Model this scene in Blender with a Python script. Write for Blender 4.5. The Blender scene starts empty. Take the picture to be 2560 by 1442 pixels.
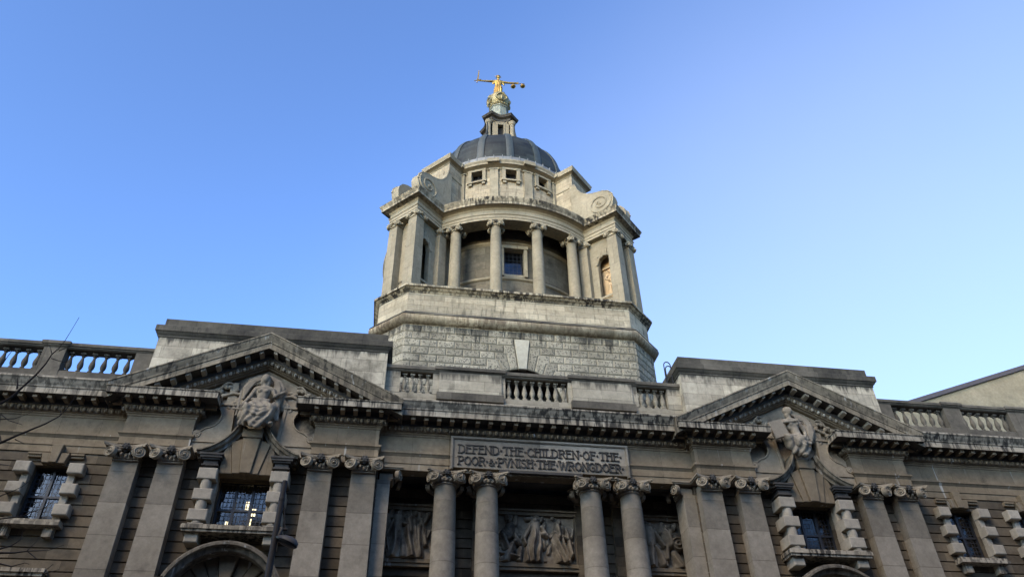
import bpy, bmesh, math, random
import numpy as np
from mathutils import Vector, Matrix, noise
R = math.radians
random.seed(7)
sc = bpy.context.scene
COL = sc.collection

# ------------------------------------------------------------------ camera, sky, sun, exposure
cam_d = bpy.data.cameras.new("camera"); cam = bpy.data.objects.new("camera", cam_d); COL.objects.link(cam)
yaw, pitch, roll = R(9.44138), R(38.67542), R(-1.158757)
fw = Vector((math.sin(yaw)*math.cos(pitch), math.cos(yaw)*math.cos(pitch), math.sin(pitch)))
r0 = Vector((math.cos(yaw), -math.sin(yaw), 0)); u0 = r0.cross(fw)
rt = r0*math.cos(roll) + u0*math.sin(roll); up = rt.cross(fw)
cam.matrix_world = Matrix(((rt.x, up.x, -fw.x, -6.1263), (rt.y, up.y, -fw.y, -30.0), (rt.z, up.z, -fw.z, 1.6), (0, 0, 0, 1)))
cam_d.sensor_width = 36.0; cam_d.lens = 1904.427/2560*36.0
cam_d.clip_start = 0.1; cam_d.clip_end = 6000
sc.camera = cam

SUN_AZ, SUN_EL = R(-140), R(46)          # azimuth measured from +Y towards +X
world = bpy.data.worlds.new("World"); sc.world = world; world.use_nodes = True
wn, wl = world.node_tree.nodes, world.node_tree.links
sky = wn.new("ShaderNodeTexSky"); sky.sky_type = 'NISHITA'; sky.sun_disc = False
sky.sun_elevation = R(12); sky.sun_rotation = SUN_AZ
sky.air_density = 1.0; sky.dust_density = 1.0; sky.ozone_density = 5.2; sky.altitude = 0
bg = wn["Background"]; bg.inputs[1].default_value = 0.15
hs = wn.new("ShaderNodeHueSaturation"); hs.inputs['Saturation'].default_value = .88
gm = wn.new("ShaderNodeGamma"); gm.inputs[1].default_value = 1.3
wl.new(sky.outputs[0], gm.inputs[0]); wl.new(gm.outputs[0], hs.inputs['Color']); tn = wn.new("ShaderNodeMix"); tn.data_type = 'RGBA'; tn.blend_type = 'MULTIPLY'; tn.inputs[0].default_value = 1; tn.inputs[7].default_value = (.97, 1.015, 1.0, 1)
wl.new(hs.outputs[0], tn.inputs[6])
tc_ = wn.new("ShaderNodeTexCoord"); dt = wn.new("ShaderNodeVectorMath"); dt.operation = 'DOT_PRODUCT'; gd = (math.sin(R(48))*math.cos(R(6)), math.cos(R(48))*math.cos(R(6)), math.sin(R(6)))
nz_ = wn.new("ShaderNodeTexNoise"); nz_.inputs['Scale'].default_value = 2.2; nz_.inputs['Detail'].default_value = 6; wl.new(tc_.outputs['Generated'], nz_.inputs['Vector'])
dt.inputs[1].default_value = gd; wl.new(tc_.outputs['Generated'], dt.inputs[0])
ad_ = wn.new("ShaderNodeMath"); ad_.operation = 'MULTIPLY_ADD'; ad_.inputs[1].default_value = .10; wl.new(nz_.outputs['Fac'], ad_.inputs[0]); wl.new(dt.outputs['Value'], ad_.inputs[2])
mr_ = wn.new("ShaderNodeMapRange"); mr_.interpolation_type = 'SMOOTHSTEP'; mr_.inputs[1].default_value = .50; mr_.inputs[2].default_value = 1.15; mr_.inputs[4].default_value = .62; wl.new(ad_.outputs[0], mr_.inputs[0])
gl_ = wn.new("ShaderNodeMix"); gl_.data_type = 'RGBA'; gl_.inputs[7].default_value = (1.55, 1.75, 2.05, 1); wl.new(mr_.outputs[0], gl_.inputs[0]); wl.new(tn.outputs[2], gl_.inputs[6])
wl.new(gl_.outputs[2], bg.inputs[0])
sd = bpy.data.lights.new("sun", 'SUN'); so = bpy.data.objects.new("sun", sd); COL.objects.link(so)
sd.energy = 0.95; sd.angle = R(24); sd.color = (1.0, 0.81, 0.57)
sdir = Vector((math.sin(SUN_AZ)*math.cos(SUN_EL), math.cos(SUN_AZ)*math.cos(SUN_EL), math.sin(SUN_EL)))
so.rotation_euler = sdir.to_track_quat('Z', 'Y').to_euler(); so.location = (-30, -40, 80)
sc.view_settings.view_transform = 'Standard'; sc.view_settings.look = 'None'
sc.view_settings.exposure = 1.70; sc.view_settings.gamma = 1.0
sc.cycles.max_bounces = 5; sc.cycles.diffuse_bounces = 3; sc.cycles.glossy_bounces = 2; sc.cycles.transparent_max_bounces = 8

# ------------------------------------------------------------------ materials
def new_mat(name):
    m = bpy.data.materials.new(name); m.use_nodes = True
    return m, m.node_tree.nodes, m.node_tree.links, m.node_tree.nodes["Principled BSDF"]
def ramp(nt, a, b, ca=(0, 0, 0, 1), cb=(1, 1, 1, 1)):
    r = nt.nodes.new("ShaderNodeValToRGB"); e = r.color_ramp.elements
    e[0].position = a; e[0].color = ca; e[1].position = b; e[1].color = cb
    return r
def mixc(nt, f, a, b, mode='MIX'):
    m = nt.nodes.new("ShaderNodeMix"); m.data_type = 'RGBA'; m.blend_type = mode
    def put(sock, v):
        if hasattr(v, 'is_linked'): nt.links.new(v, sock)
        elif isinstance(v, (int, float)): sock.default_value = v
        else: sock.default_value = (v[0], v[1], v[2], 1)
    put(m.inputs[0], f); put(m.inputs[6], a); put(m.inputs[7], b)
    return m.outputs[2]
def mul(nt, a, b):
    m = nt.nodes.new("ShaderNodeMath"); m.operation = 'MULTIPLY'
    for s, v in ((m.inputs[0], a), (m.inputs[1], b)):
        if hasattr(v, 'is_linked'): nt.links.new(v, s)
        else: s.default_value = v
    return m.outputs[0]
def noise_n(nt, pos, scl, detail=5, rough=0.6, seed=0.0):
    mp = nt.nodes.new("ShaderNodeMapping"); mp.inputs['Scale'].default_value = scl
    mp.inputs['Location'].default_value = (seed, seed*1.7, seed*0.6)
    nt.links.new(pos, mp.inputs['Vector'])
    n = nt.nodes.new("ShaderNodeTexNoise"); n.inputs['Scale'].default_value = 1; n.inputs['Detail'].default_value = detail
    n.inputs['Roughness'].default_value = rough
    nt.links.new(mp.outputs[0], n.inputs['Vector'])
    return n.outputs['Fac']
def stone(name, ca, cb, soot=0.5, soot_lo=0.55, soot_w=0.15, streak=0.0, streak_lo=0.55, pale=0.0, joint=None, bump=0.25, vermic=False,
          sootc=(0.012, 0.011, 0.010), seed=0.0, block=0.35, soot_s=.8, drip=None):
    m, N, L, b = new_mat(name); nt = m.node_tree
    geo = N.new("ShaderNodeNewGeometry"); pos = geo.outputs['Position']
    n1 = ramp(nt, 0.35, 0.68); L.new(noise_n(nt, pos, (.45, .45, .45), 8, .68, seed), n1.inputs[0])
    col = mixc(nt, n1.outputs[0], ca, cb)
    hgt = None
    if joint:
        uv = N.new("ShaderNodeUVMap"); uv.uv_map = "UVMap"
        br = N.new("ShaderNodeTexBrick"); L.new(uv.outputs[0], br.inputs['Vector'])
        br.inputs['Scale'].default_value = 1; br.inputs['Brick Width'].default_value = joint[0]; br.inputs['Row Height'].default_value = joint[1]
        br.inputs['Mortar Size'].default_value = joint[2]; br.inputs['Mortar Smooth'].default_value = 0.3; br.inputs['Bias'].default_value = 0
        lo = 1-block
        br.inputs['Color1'].default_value = (lo, lo*0.99, lo*0.97, 1); br.inputs['Color2'].default_value = (1.08, 1.07, 1.05, 1); br.inputs['Mortar'].default_value = (.42, .40, .37, 1)
        col = mixc(nt, 1.0, col, br.outputs['Color'], 'MULTIPLY'); hgt = br.outputs['Fac']
    # fine speckle
    n4 = ramp(nt, 0.3, 0.7, (.78, .78, .78, 1), (1.14, 1.14, 1.14, 1)); L.new(noise_n(nt, pos, (5, 5, 5), 6, .75, seed+3), n4.inputs[0])
    col = mixc(nt, 1.0, col, n4.outputs[0], 'MULTIPLY')
    if pale > 0:
        p = ramp(nt, .64, .70); L.new(noise_n(nt, pos, (3.0, 3.0, .12), 3, .6, seed+11), p.inputs[0])
        col = mixc(nt, mul(nt, p.outputs[0], pale), col, (.42, .40, .34))
    if soot > 0:
        s = ramp(nt, soot_lo, soot_lo+soot_w); L.new(noise_n(nt, pos, (soot_s,)*3, 8, .68, seed+5), s.inputs[0])
        col = mixc(nt, mul(nt, s.outputs[0], soot), col, sootc)
    if streak > 0:
        s = ramp(nt, streak_lo-.02, streak_lo+.08); L.new(noise_n(nt, pos, (5.5, 5.5, .75), 5, .62, seed+8), s.inputs[0])
        pt = ramp(nt, .40, .60, (.4, .4, .4, 1)); L.new(noise_n(nt, pos, (.35, .35, .35), 4, .6, seed+21), pt.inputs[0])
        col = mixc(nt, mul(nt, mul(nt, s.outputs[0], pt.outputs[0]), streak), col, sootc)
    if drip:                             # black run-off stains hanging from the coping: each drip has its own length
        sx_ = N.new("ShaderNodeSeparateXYZ"); L.new(pos, sx_.inputs[0])
        dn = noise_n(nt, pos, (2.6, 2.6, .03), 6, .7, seed+31)
        mr = N.new("ShaderNodeMapRange"); mr.inputs[1].default_value = drip[0]-drip[1]; mr.inputs[2].default_value = drip[0]; L.new(sx_.outputs[2], mr.inputs[0])
        sm_ = N.new("ShaderNodeMath"); sm_.operation = 'MULTIPLY_ADD'; sm_.inputs[1].default_value = .37; L.new(mr.outputs[0], sm_.inputs[0]); L.new(dn, sm_.inputs[2])
        dr = ramp(nt, .72, .86); L.new(sm_.outputs[0], dr.inputs[0])
        col = mixc(nt, mul(nt, dr.outputs[0], drip[2]), col, (.022, .02, .017))
    if vermic:
        rr = ramp(nt, 0, 1, (.72, .71, .69, 1), (1.12, 1.11, 1.09, 1)); L.new(geo.outputs['Random Per Island'], rr.inputs[0])
        col = mixc(nt, 1.0, col, rr.outputs[0], 'MULTIPLY')
        mp = N.new("ShaderNodeMapping"); mp.inputs['Scale'].default_value = (10, 10, 8); L.new(pos, mp.inputs['Vector'])
        v = N.new("ShaderNodeTexVoronoi"); v.inputs['Scale'].default_value = 1; v.inputs['Randomness'].default_value = .9; L.new(mp.outputs[0], v.inputs['Vector'])
        w = ramp(nt, .34, .46); L.new(v.outputs['Distance'], w.inputs[0])
        fr = N.new("ShaderNodeUVMap"); fr.uv_map = "FaceMask"
        sep = N.new("ShaderNodeSeparateXYZ"); L.new(fr.outputs[0], sep.inputs[0])
        inv = N.new("ShaderNodeMath"); inv.operation = 'SUBTRACT'; inv.inputs[0].default_value = 1; L.new(w.outputs[0], inv.inputs[1])
        pit = mul(nt, inv.outputs[0], sep.outputs[0])
        col = mixc(nt, mul(nt, pit, .62), col, (.02, .019, .017)); hgt = pit
    L.new(col, b.inputs['Base Color']); b.inputs['Roughness'].default_value = .92
    b.inputs['Specular IOR Level'].default_value = .25
    bp = N.new("ShaderNodeBump"); bp.inputs['Strength'].default_value = bump; bp.inputs['Distance'].default_value = .03
    L.new(noise_n(nt, pos, (9, 9, 9), 8, .7, seed+2), bp.inputs['Height'])
    out = bp.outputs[0]
    if hgt is not None:
        b2 = N.new("ShaderNodeBump"); b2.inputs['Strength'].default_value = .35 if vermic else .8; b2.inputs['Distance'].default_value = .03; b2.invert = True
        L.new(hgt, b2.inputs['Height']); L.new(out, b2.inputs['Normal']); out = b2.outputs[0]
    L.new(out, b.inputs['Normal'])
    return m
def plain(name, col, rough=.6, metal=0.0, var=.25, scale=6, bump=0.1):
    m, N, L, b = new_mat(name); nt = m.node_tree
    geo = N.new("ShaderNodeNewGeometry")
    r = ramp(nt, .3, .7, tuple(c*(1-var) for c in col)+(1,), tuple(c*(1+var) for c in col)+(1,)); L.new(noise_n(nt, geo.outputs['Position'], (scale,)*3, 6, .65), r.inputs[0])
    L.new(r.outputs[0], b.inputs['Base Color']); b.inputs['Roughness'].default_value = rough; b.inputs['Metallic'].default_value = metal
    bp = N.new("ShaderNodeBump"); bp.inputs['Strength'].default_value = bump; bp.inputs['Distance'].default_value = .02
    L.new(noise_n(nt, geo.outputs['Position'], (scale*3,)*3, 5, .6), bp.inputs['Height']); L.new(bp.outputs[0], b.inputs['Normal'])
    return m
M = {}
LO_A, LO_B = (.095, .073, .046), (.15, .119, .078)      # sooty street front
MI_A, MI_B = (.30, .255, .175), (.43, .37, .265)         # parapets and attics
HI_A, HI_B = (.30, .25, .165), (.42, .36, .25)            # tower
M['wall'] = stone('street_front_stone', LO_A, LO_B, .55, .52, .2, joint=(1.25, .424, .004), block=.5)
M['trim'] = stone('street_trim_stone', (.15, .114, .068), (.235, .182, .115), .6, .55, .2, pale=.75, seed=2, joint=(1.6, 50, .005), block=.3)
M['shaft'] = stone('street_shaft_stone', (.215, .182, .132), (.325, .28, .21), .45, .56, .2, joint=(60, 1.27, .008), seed=4, block=.45)
M['block'] = stone('window_block_stone', (.225, .19, .137), (.335, .29, .215), .4, .6, .2, seed=6)
M['cornice'] = stone('streaked_cornice_stone', (.22, .18, .122), (.40, .34, .245), .45, .56, .18, streak=.9, streak_lo=.475, seed=1)
M['dark'] = stone('soot_and_shade_stone', (.035, .032, .027), (.08, .072, .06), .5, .5, .2, seed=9)  # soot black; also serves as painted shade under the cornices
M['carve'] = stone('carved_stone', (.17, .135, .088), (.28, .23, .157), .35, .58, .2, seed=12)
M['hood'] = stone('blackened_hood_stone', (.09, .074, .05), (.19, .16, .115), .6, .52, .16, streak=.6, streak_lo=.5, pale=.9, seed=34)
M['figure'] = stone('pale_carved_stone', (.17, .138, .095), (.275, .23, .165), .5, .55, .15, seed=13)
M['relief'] = stone('relief_stone', (.15, .115, .072), (.37, .295, .20), .8, .50, .16, seed=14)
M['attic'] = stone('attic_stone', (.37, .315, .22), (.52, .45, .325), .6, .54, .2, streak=.5, streak_lo=.55, joint=(1.3, .62, .008), seed=3, drip=(21.45, .6, .8))
M['attic_top'] = stone('blackened_attic_stone', (.06, .052, .038), (.14, .12, .088), .7, .50, .2, streak=.5, streak_lo=.58, joint=(1.5, 50, .006), seed=5)
M['rake'] = stone('raking_cornice_stone', (.19, .153, .10), (.32, .265, .183), .55, .53, .16, streak=.75, streak_lo=.50, pale=.6, joint=(1.1, 50, .006), seed=15)
M['bal'] = stone('balustrade_stone', MI_A, MI_B, .6, .55, .2, seed=17, joint=(1.4, .5, .006), drip=(20.75, .7, .7))
M['balsoot'] = stone('blackened_rail_stone', (.075, .065, .048), (.19, .16, .115), .6, .5, .2, seed=18, joint=(1.6, 50, .006))
M['tower'] = stone('tower_stone', (.28, .238, .168), (.40, .345, .25), .45, .56, .15, joint=(1.15, .36, .007), seed=20, block=.28, streak=.5, streak_lo=.56)
M['tower_plain'] = stone('tower_smooth_stone', (.185, .160, .112), (.265, .232, .168), .35, .58, .2, joint=(60, 1.7, .006), seed=22, block=.12)
M['tower_trim'] = stone('tower_trim_stone', (.19, .163, .112), (.30, .26, .185), .6, .57, .2, streak=.5, streak_lo=.62, seed=23)
M['tower_cor'] = stone('tower_streaked_cornice_stone', (.23, .195, .135), (.37, .32, .225), .75, .50, .15, streak=.95, streak_lo=.47, seed=24)
M['tower_dark'] = stone('tower_weathered_ledge_stone', (.06, .052, .038), (.14, .122, .09), .85, .46, .15, joint=(1.2, 50, .006), seed=25)
M['roll'] = stone('tower_brown_streaked_stone', (.22, .17, .105), (.40, .34, .24), .3, .55, .2, streak=.85, streak_lo=.48, joint=(.95, 50, .006), sootc=(.07, .045, .028), seed=26)
M['verm'] = stone('vermiculated_stone', (.235, .203, .145), (.345, .30, .22), .6, .52, .22, vermic=True, seed=27, bump=.12, soot_s=.45, drip=(26.1, 1.5, .8))
M['tower_key'] = stone('pale_keystone_stone', (.34, .298, .218), (.40, .353, .265), .1, .66, .2, seed=33)
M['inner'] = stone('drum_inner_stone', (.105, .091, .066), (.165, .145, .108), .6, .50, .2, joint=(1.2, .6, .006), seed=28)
M['niche'] = stone('glow_painted_niche_stone', (.33, .23, .13), (.45, .33, .20), .15, .62, .2, seed=29)  # warm glow of the lit arch painted into the stone colour
M['copper'] = plain('copper_flashing', (.024, .033, .033), .6, 0, .35, 3)
M['verdigris'] = plain('pale_verdigris', (.16, .175, .14), .7, 0, .35, 3)
M['lead'] = plain('lead_flashing', (.13, .135, .135), .6, 0, .35, 2.5)
M['iron'] = plain('black_iron', (.007, .007, .008), .8, 0)
M['frame'] = plain('dark_window_frame', (.012, .012, .013), .5)
M['bark'] = plain('dark_bark', (.020, .015, .012), .9)
M['gold'] = plain('gilded_bronze', (.36, .23, .065), .45, .9, .3, 3, .3)
M['gold_dull'] = plain('dull_gilding', (.22, .185, .09), .5, .45, .35, 4, .3)
M['render'] = stone('stained_cream_render', (.15, .128, .086), (.25, .217, .152), .35, .56, .25, seed=31)
M['slate'] = plain('dark_coping', (.05, .042, .045), .7)
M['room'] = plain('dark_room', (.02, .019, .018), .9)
M['asphalt'] = plain('asphalt', (.05, .05, .05), .9, 0, .2, 3)
M['paving'] = plain('paving', (.20, .19, .18), .9, 0, .2, 2)
M['lampshell'] = plain('grey_lamp_shell', (.035, .035, .036), .7, 0)
M['lampglass'] = plain('lamp_lens', (.012, .012, .012), .4)

def dome_mat():
    m, N, L, b = new_mat('dome_copper_sheets'); nt = m.node_tree
    geo = N.new("ShaderNodeNewGeometry"); uv = N.new("ShaderNodeUVMap"); uv.uv_map = "UVMap"
    br = N.new("ShaderNodeTexBrick"); L.new(uv.outputs[0], br.inputs['Vector']); br.inputs['Scale'].default_value = 1
    br.inputs['Brick Width'].default_value = 1.9; br.inputs['Row Height'].default_value = .42; br.inputs['Mortar Size'].default_value = .02
    br.inputs['Color1'].default_value = (.009, .011, .012, 1); br.inputs['Color2'].default_value = (.028, .033, .032, 1); br.inputs['Mortar'].default_value = (.018, .02, .021, 1)
    r = ramp(nt, .3, .72, (.45, .47, .52, 1), (1.4, 1.45, 1.4, 1)); L.new(noise_n(nt, geo.outputs['Position'], (.9, .9, .35), 7, .7), r.inputs[0])
    L.new(mixc(nt, 1.0, br.outputs['Color'], r.outputs[0], 'MULTIPLY'), b.inputs['Base Color'])
    b.inputs['Roughness'].default_value = .6; b.inputs['Specular IOR Level'].default_value = .2
    bp = N.new("ShaderNodeBump"); bp.inputs['Strength'].default_value = .6; bp.inputs['Distance'].default_value = .03; bp.invert = True
    L.new(br.outputs['Fac'], bp.inputs['Height']); L.new(bp.outputs[0], b.inputs['Normal'])
    return m
M['dome'] = dome_mat()
def glass_mat(name, cw, ch, tint, lead=.012):
    m, N, L, b = new_mat(name); nt = m.node_tree
    uv = N.new("ShaderNodeUVMap"); uv.uv_map = "UVMap"
    br = N.new("ShaderNodeTexBrick"); L.new(uv.outputs[0], br.inputs['Vector']); br.offset = 0.0; br.inputs['Scale'].default_value = 1
    br.inputs['Brick Width'].default_value = cw; br.inputs['Row Height'].default_value = ch; br.inputs['Mortar Size'].default_value = lead
    br.inputs['Color1'].default_value = (.6, .6, .6, 1); br.inputs['Color2'].default_value = (1, 1, 1, 1); br.inputs['Mortar'].default_value = (0, 0, 0, 1); br.inputs['Mortar Smooth'].default_value = 0
    gl = N.new("ShaderNodeBsdfGlossy"); gl.inputs['Roughness'].default_value = .06
    L.new(mixc(nt, 1.0, br.outputs['Color'], tint, 'MULTIPLY'), gl.inputs['Color'])
    geo = N.new("ShaderNodeNewGeometry")
    bp = N.new("ShaderNodeBump"); bp.inputs['Strength'].default_value = .03; bp.inputs['Distance'].default_value = .02
    L.new(noise_n(nt, geo.outputs['Position'], (5, 5, 5), 2, .5), bp.inputs['Height']); L.new(bp.outputs[0], gl.inputs['Normal'])
    tr = N.new("ShaderNodeBsdfTransparent"); tr.inputs[0].default_value = (.75, .78, .8, 1)
    mx = N.new("ShaderNodeMixShader"); mx.inputs[0].default_value = .26
    L.new(tr.outputs[0], mx.inputs[1]); L.new(gl.outputs[0], mx.inputs[2])
    b.inputs['Base Color'].default_value = (.008, .008, .009, 1); b.inputs['Roughness'].default_value = .6
    m2 = N.new("ShaderNodeMixShader"); L.new(br.outputs['Fac'], m2.inputs[0]); L.new(mx.outputs[0], m2.inputs[1]); L.new(b.outputs[0], m2.inputs[2])
    L.new(m2.outputs[0], N["Material Output"].inputs['Surface'])
    return m
M['glass'] = glass_mat('leaded_glass', .155, .19, (.23, .215, .205), .017)
M['glass_tower'] = glass_mat('tower_leaded_glass', .26, .32, (.22, .24, .28), .02)
def emit(name, col, s):
    m, N, L, b = new_mat(name); b.inputs['Base Color'].default_value = (.8, .7, .5, 1)
    b.inputs['Emission Color'].default_value = col+(1,); b.inputs['Emission Strength'].default_value = s
    return m
M['lamp'] = emit('lit_ceiling_lamp', (1.0, .80, .45), 1.2)
M['moon'] = plain('pale_moon', (.7, .7, .68), .9)

# ------------------------------------------------------------------ mesh builder
class MB:
    def __init__(s): s.v = []; s.f = []; s.m = []; s.k = []; s.xf = None; s.mi = 0; s.mask = 0
    def add(s, vs, fs, mask=None):
        o = len(s.v)
        for p in vs:
            p = Vector(p)
            if s.xf is not None: p = s.xf @ p
            s.v.append(p)
        for i, f in enumerate(fs):
            s.f.append(tuple(o+j for j in f)); s.m.append(s.mi); s.k.append(mask[i] if mask else 0)
    def box(s, x0, x1, y0, y1, z0, z1):
        s.add([(x0, y0, z0), (x1, y0, z0), (x1, y1, z0), (x0, y1, z0), (x0, y0, z1), (x1, y0, z1), (x1, y1, z1), (x0, y1, z1)],
              [(0, 3, 2, 1), (4, 5, 6, 7), (0, 1, 5, 4), (1, 2, 6, 5), (2, 3, 7, 6), (3, 0, 4, 7)])
    def prism(s, poly, y0, y1, chamfer=0.0):
        """polygon in (x, z), extruded along y; y0 is the front, with an optional chamfer round the front face"""
        n = len(poly)
        if chamfer:
            c = Vector((sum(p[0] for p in poly)/n, sum(p[1] for p in poly)/n))
            A = 0
            ins = []
            for i in range(n):
                a, b, d = Vector(poly[i-1]), Vector(poly[i]), Vector(poly[(i+1) % n])
                e1 = (b-a).normalized(); e2 = (d-b).normalized()
                n1 = Vector((-e1.y, e1.x)); n2 = Vector((-e2.y, e2.x))
                if n1.dot(c-b) < 0: n1 = -n1
                if n2.dot(c-b) < 0: n2 = -n2
                mm = (n1+n2)/max(.3, 1+n1.dot(n2)); ins.append(b+mm*chamfer)
            vs = [(p[0], y0, p[1]) for p in ins]+[(p[0], y0+chamfer*.8, p[1]) for p in poly]+[(p[0], y1, p[1]) for p in poly]
            fs = [tuple(range(n))]; mk = [1]
            for k in (0, 1):
                for i in range(n): fs.append((k*n+i, (k+1)*n+i, (k+1)*n+(i+1) % n, k*n+(i+1) % n)); mk.append(0)
            s.add(vs, fs, mk)
        else:
            vs = [(p[0], y0, p[1]) for p in poly]+[(p[0], y1, p[1]) for p in poly]
            fs = [tuple(range(n)), tuple(range(2*n-1, n-1, -1))]+[(i, n+i, n+(i+1) % n, (i+1) % n) for i in range(n)]
            s.add(vs, fs)
    def prism_h(s, poly, z0, z1):
        n = len(poly)
        s.add([(p[0], p[1], z0) for p in poly]+[(p[0], p[1], z1) for p in poly],
              [tuple(range(n-1, -1, -1)), tuple(range(n, 2*n))]+[(i, (i+1) % n, n+(i+1) % n, n+i) for i in range(n)])
    def prism_x(s, poly, x0, x1):
        """polygon in (y, z) extruded along x"""
        n = len(poly)
        s.add([(x0, p[0], p[1]) for p in poly]+[(x1, p[0], p[1]) for p in poly],
              [tuple(range(n-1, -1, -1)), tuple(range(n, 2*n))]+[(i, (i+1) % n, n+(i+1) % n, n+i) for i in range(n)])
    def lathe(s, prof, n=24, c=(0, 0), cap=True, a0=0.0, a1=2*math.pi):
        full = abs(a1-a0-2*math.pi) < 1e-6; m = n if full else n+1
        vs = []; fs = []
        for r, z in prof:
            for i in range(m):
                a = a0+(a1-a0)*i/n
                vs.append((c[0]+r*math.sin(a), c[1]-r*math.cos(a), z))
        for k in range(len(prof)-1):
            for i in range(n if full else n):
                j = (i+1) % m if full else i+1
                fs.append((k*m+i, k*m+j, (k+1)*m+j, (k+1)*m+i))
        if cap and full:
            if prof[0][0] > 1e-4: fs.append(tuple(range(m-1, -1, -1)))
            if prof[-1][0] > 1e-4: fs.append(tuple((len(prof)-1)*m+i for i in range(m)))
        s.add(vs, fs)
    def tube(s, pts, rad, n=8):
        pts = [Vector(p) for p in pts]
        if isinstance(rad, (int, float)): rad = [rad]*len(pts)
        vs = []; fs = []; prev = None
        for i, p in enumerate(pts):
            d = (pts[min(i+1, len(pts)-1)]-pts[max(i-1, 0)]).normalized()
            ref = prev if prev is not None else (Vector((0, 0, 1)) if abs(d.z) < .9 else Vector((1, 0, 0)))
            a = (ref-d*ref.dot(d)).normalized(); b = d.cross(a); prev = a
            for k in range(n):
                t = 2*math.pi*k/n; vs.append(p+(a*math.cos(t)+b*math.sin(t))*rad[i])
        for i in range(len(pts)-1):
            for k in range(n): fs.append((i*n+k, i*n+(k+1) % n, (i+1)*n+(k+1) % n, (i+1)*n+k))
        fs.append(tuple(range(n-1, -1, -1))); fs.append(tuple((len(pts)-1)*n+k for k in range(n)))
        s.add(vs, fs)
    def ell(s, c, r, n=8, m=6, rot=None):
        vs = []; fs = []
        if isinstance(r, (int, float)): r = (r, r, r)
        for j in range(m+1):
            ph = math.pi*j/m
            for i in range(n):
                t = 2*math.pi*i/n
                p = Vector((r[0]*math.sin(ph)*math.cos(t), r[1]*math.sin(ph)*math.sin(t), r[2]*math.cos(ph)))
                if rot is not None: p = rot @ p
                vs.append(p+Vector(c))
        for j in range(m):
            for i in range(n): fs.append((j*n+i, (j+1)*n+i, (j+1)*n+(i+1) % n, j*n+(i+1) % n))
        s.add(vs, fs)
    def sweep(s, path, prof, closed=False, caps=True):
        """profile (out, z) along a plan path (x, y); out is to the right of travel"""
        P = [Vector(p) for p in path]; n = len(P); vs = []; fs = []; k = len(prof)
        for i in range(n):
            e1 = (P[i]-P[i-1]).normalized() if (closed or i > 0) else None
            e2 = (P[(i+1) % n]-P[i]).normalized() if (closed or i < n-1) else None
            e1 = e1 or e2; e2 = e2 or e1
            n1 = Vector((e1.y, -e1.x)); n2 = Vector((e2.y, -e2.x)); mm = (n1+n2)/max(.2, 1+n1.dot(n2))
            for o, z in prof: q = P[i]+mm*o; vs.append((q.x, q.y, z))
        for i in range(n if closed else n-1):
            j = (i+1) % n
            for a in range(k-1): fs.append((i*k+a, j*k+a, j*k+a+1, i*k+a+1))
        if caps and not closed:
            fs.append(tuple(range(k-1, -1, -1))); fs.append(tuple((n-1)*k+a for a in range(k)))
        s.add(vs, fs)
    def build(s, name, mat, parent=None, ang=32, cyl=None, uvs=(0, 0), smooth=True):
        me = bpy.data.meshes.new(name); me.from_pydata([tuple(v) for v in s.v], [], s.f)
        mats = mat if isinstance(mat, (list, tuple)) else [mat]
        for m in mats: me.materials.append(M[m] if isinstance(m, str) else m)
        me.polygons.foreach_set('material_index', s.m)
        bm = bmesh.new(); bm.from_mesh(me); bm.normal_update()
        bmesh.ops.recalc_face_normals(bm, faces=bm.faces[:])
        bm.to_mesh(me); bm.free()
        uv = me.uv_layers.new(name="UVMap"); fm = me.uv_layers.new(name="FaceMask")
        d = np.zeros(len(me.loops)*2); fk = np.zeros(len(me.loops)*2)
        for p in me.polygons:
            nx, ny, nz = p.normal
            if cyl is None:
                if abs(nz) > .85: T = None
                else:
                    l = math.hypot(nx, ny); T = (-ny/l, nx/l)
            for li in p.loop_indices:
                co = me.vertices[me.loops[li].vertex_index].co
                if cyl is not None:
                    a = math.atan2(co.x-cyl[0], -(co.y-cyl[1])); d[2*li] = a*cyl[2]; d[2*li+1] = co.z
                elif T is None: d[2*li] = co.x; d[2*li+1] = co.y
                else: d[2*li] = co.x*T[0]+co.y*T[1]; d[2*li+1] = co.z
                fk[2*li] = s.k[p.index]
        d[0::2] += uvs[0]; d[1::2] += uvs[1]
        uv.data.foreach_set('uv', d); fm.data.foreach_set('uv', fk)
        if smooth:
            me.polygons.foreach_set('use_smooth', [True]*len(me.polygons)); me.set_sharp_from_angle(angle=R(ang))
        o = bpy.data.objects.new(name, me); COL.objects.link(o)
        if parent is not None: o.parent = parent
        return o
def thing(name, label, cat, loc=(0, 0, 0), group=None, kind=None):
    o = bpy.data.objects.new(name, None); COL.objects.link(o); o.location = loc; o.empty_display_size = .5
    o['label'] = label; o['category'] = cat
    if group: o['group'] = group
    if kind: o['kind'] = kind
    if any(loc): bpy.context.view_layer.update()
    return o
def dup(o, parent, loc=None, rz=None, sx=None):
    c = o.copy(); COL.objects.link(c); c.parent = parent
    if loc is not None: c.location = loc
    if rz is not None: c.rotation_euler = (0, 0, rz)
    if sx is not None: c.scale = (sx, 1, 1)
    for ch in list(o.children):
        d = ch.copy(); COL.objects.link(d); d.parent = c
    return c
def bevel(o, w=.02, seg=1):
    b = o.modifiers.new('bevel', 'BEVEL'); b.width = w; b.segments = seg; b.limit_method = 'ANGLE'; b.angle_limit = R(40)
    return o
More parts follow.
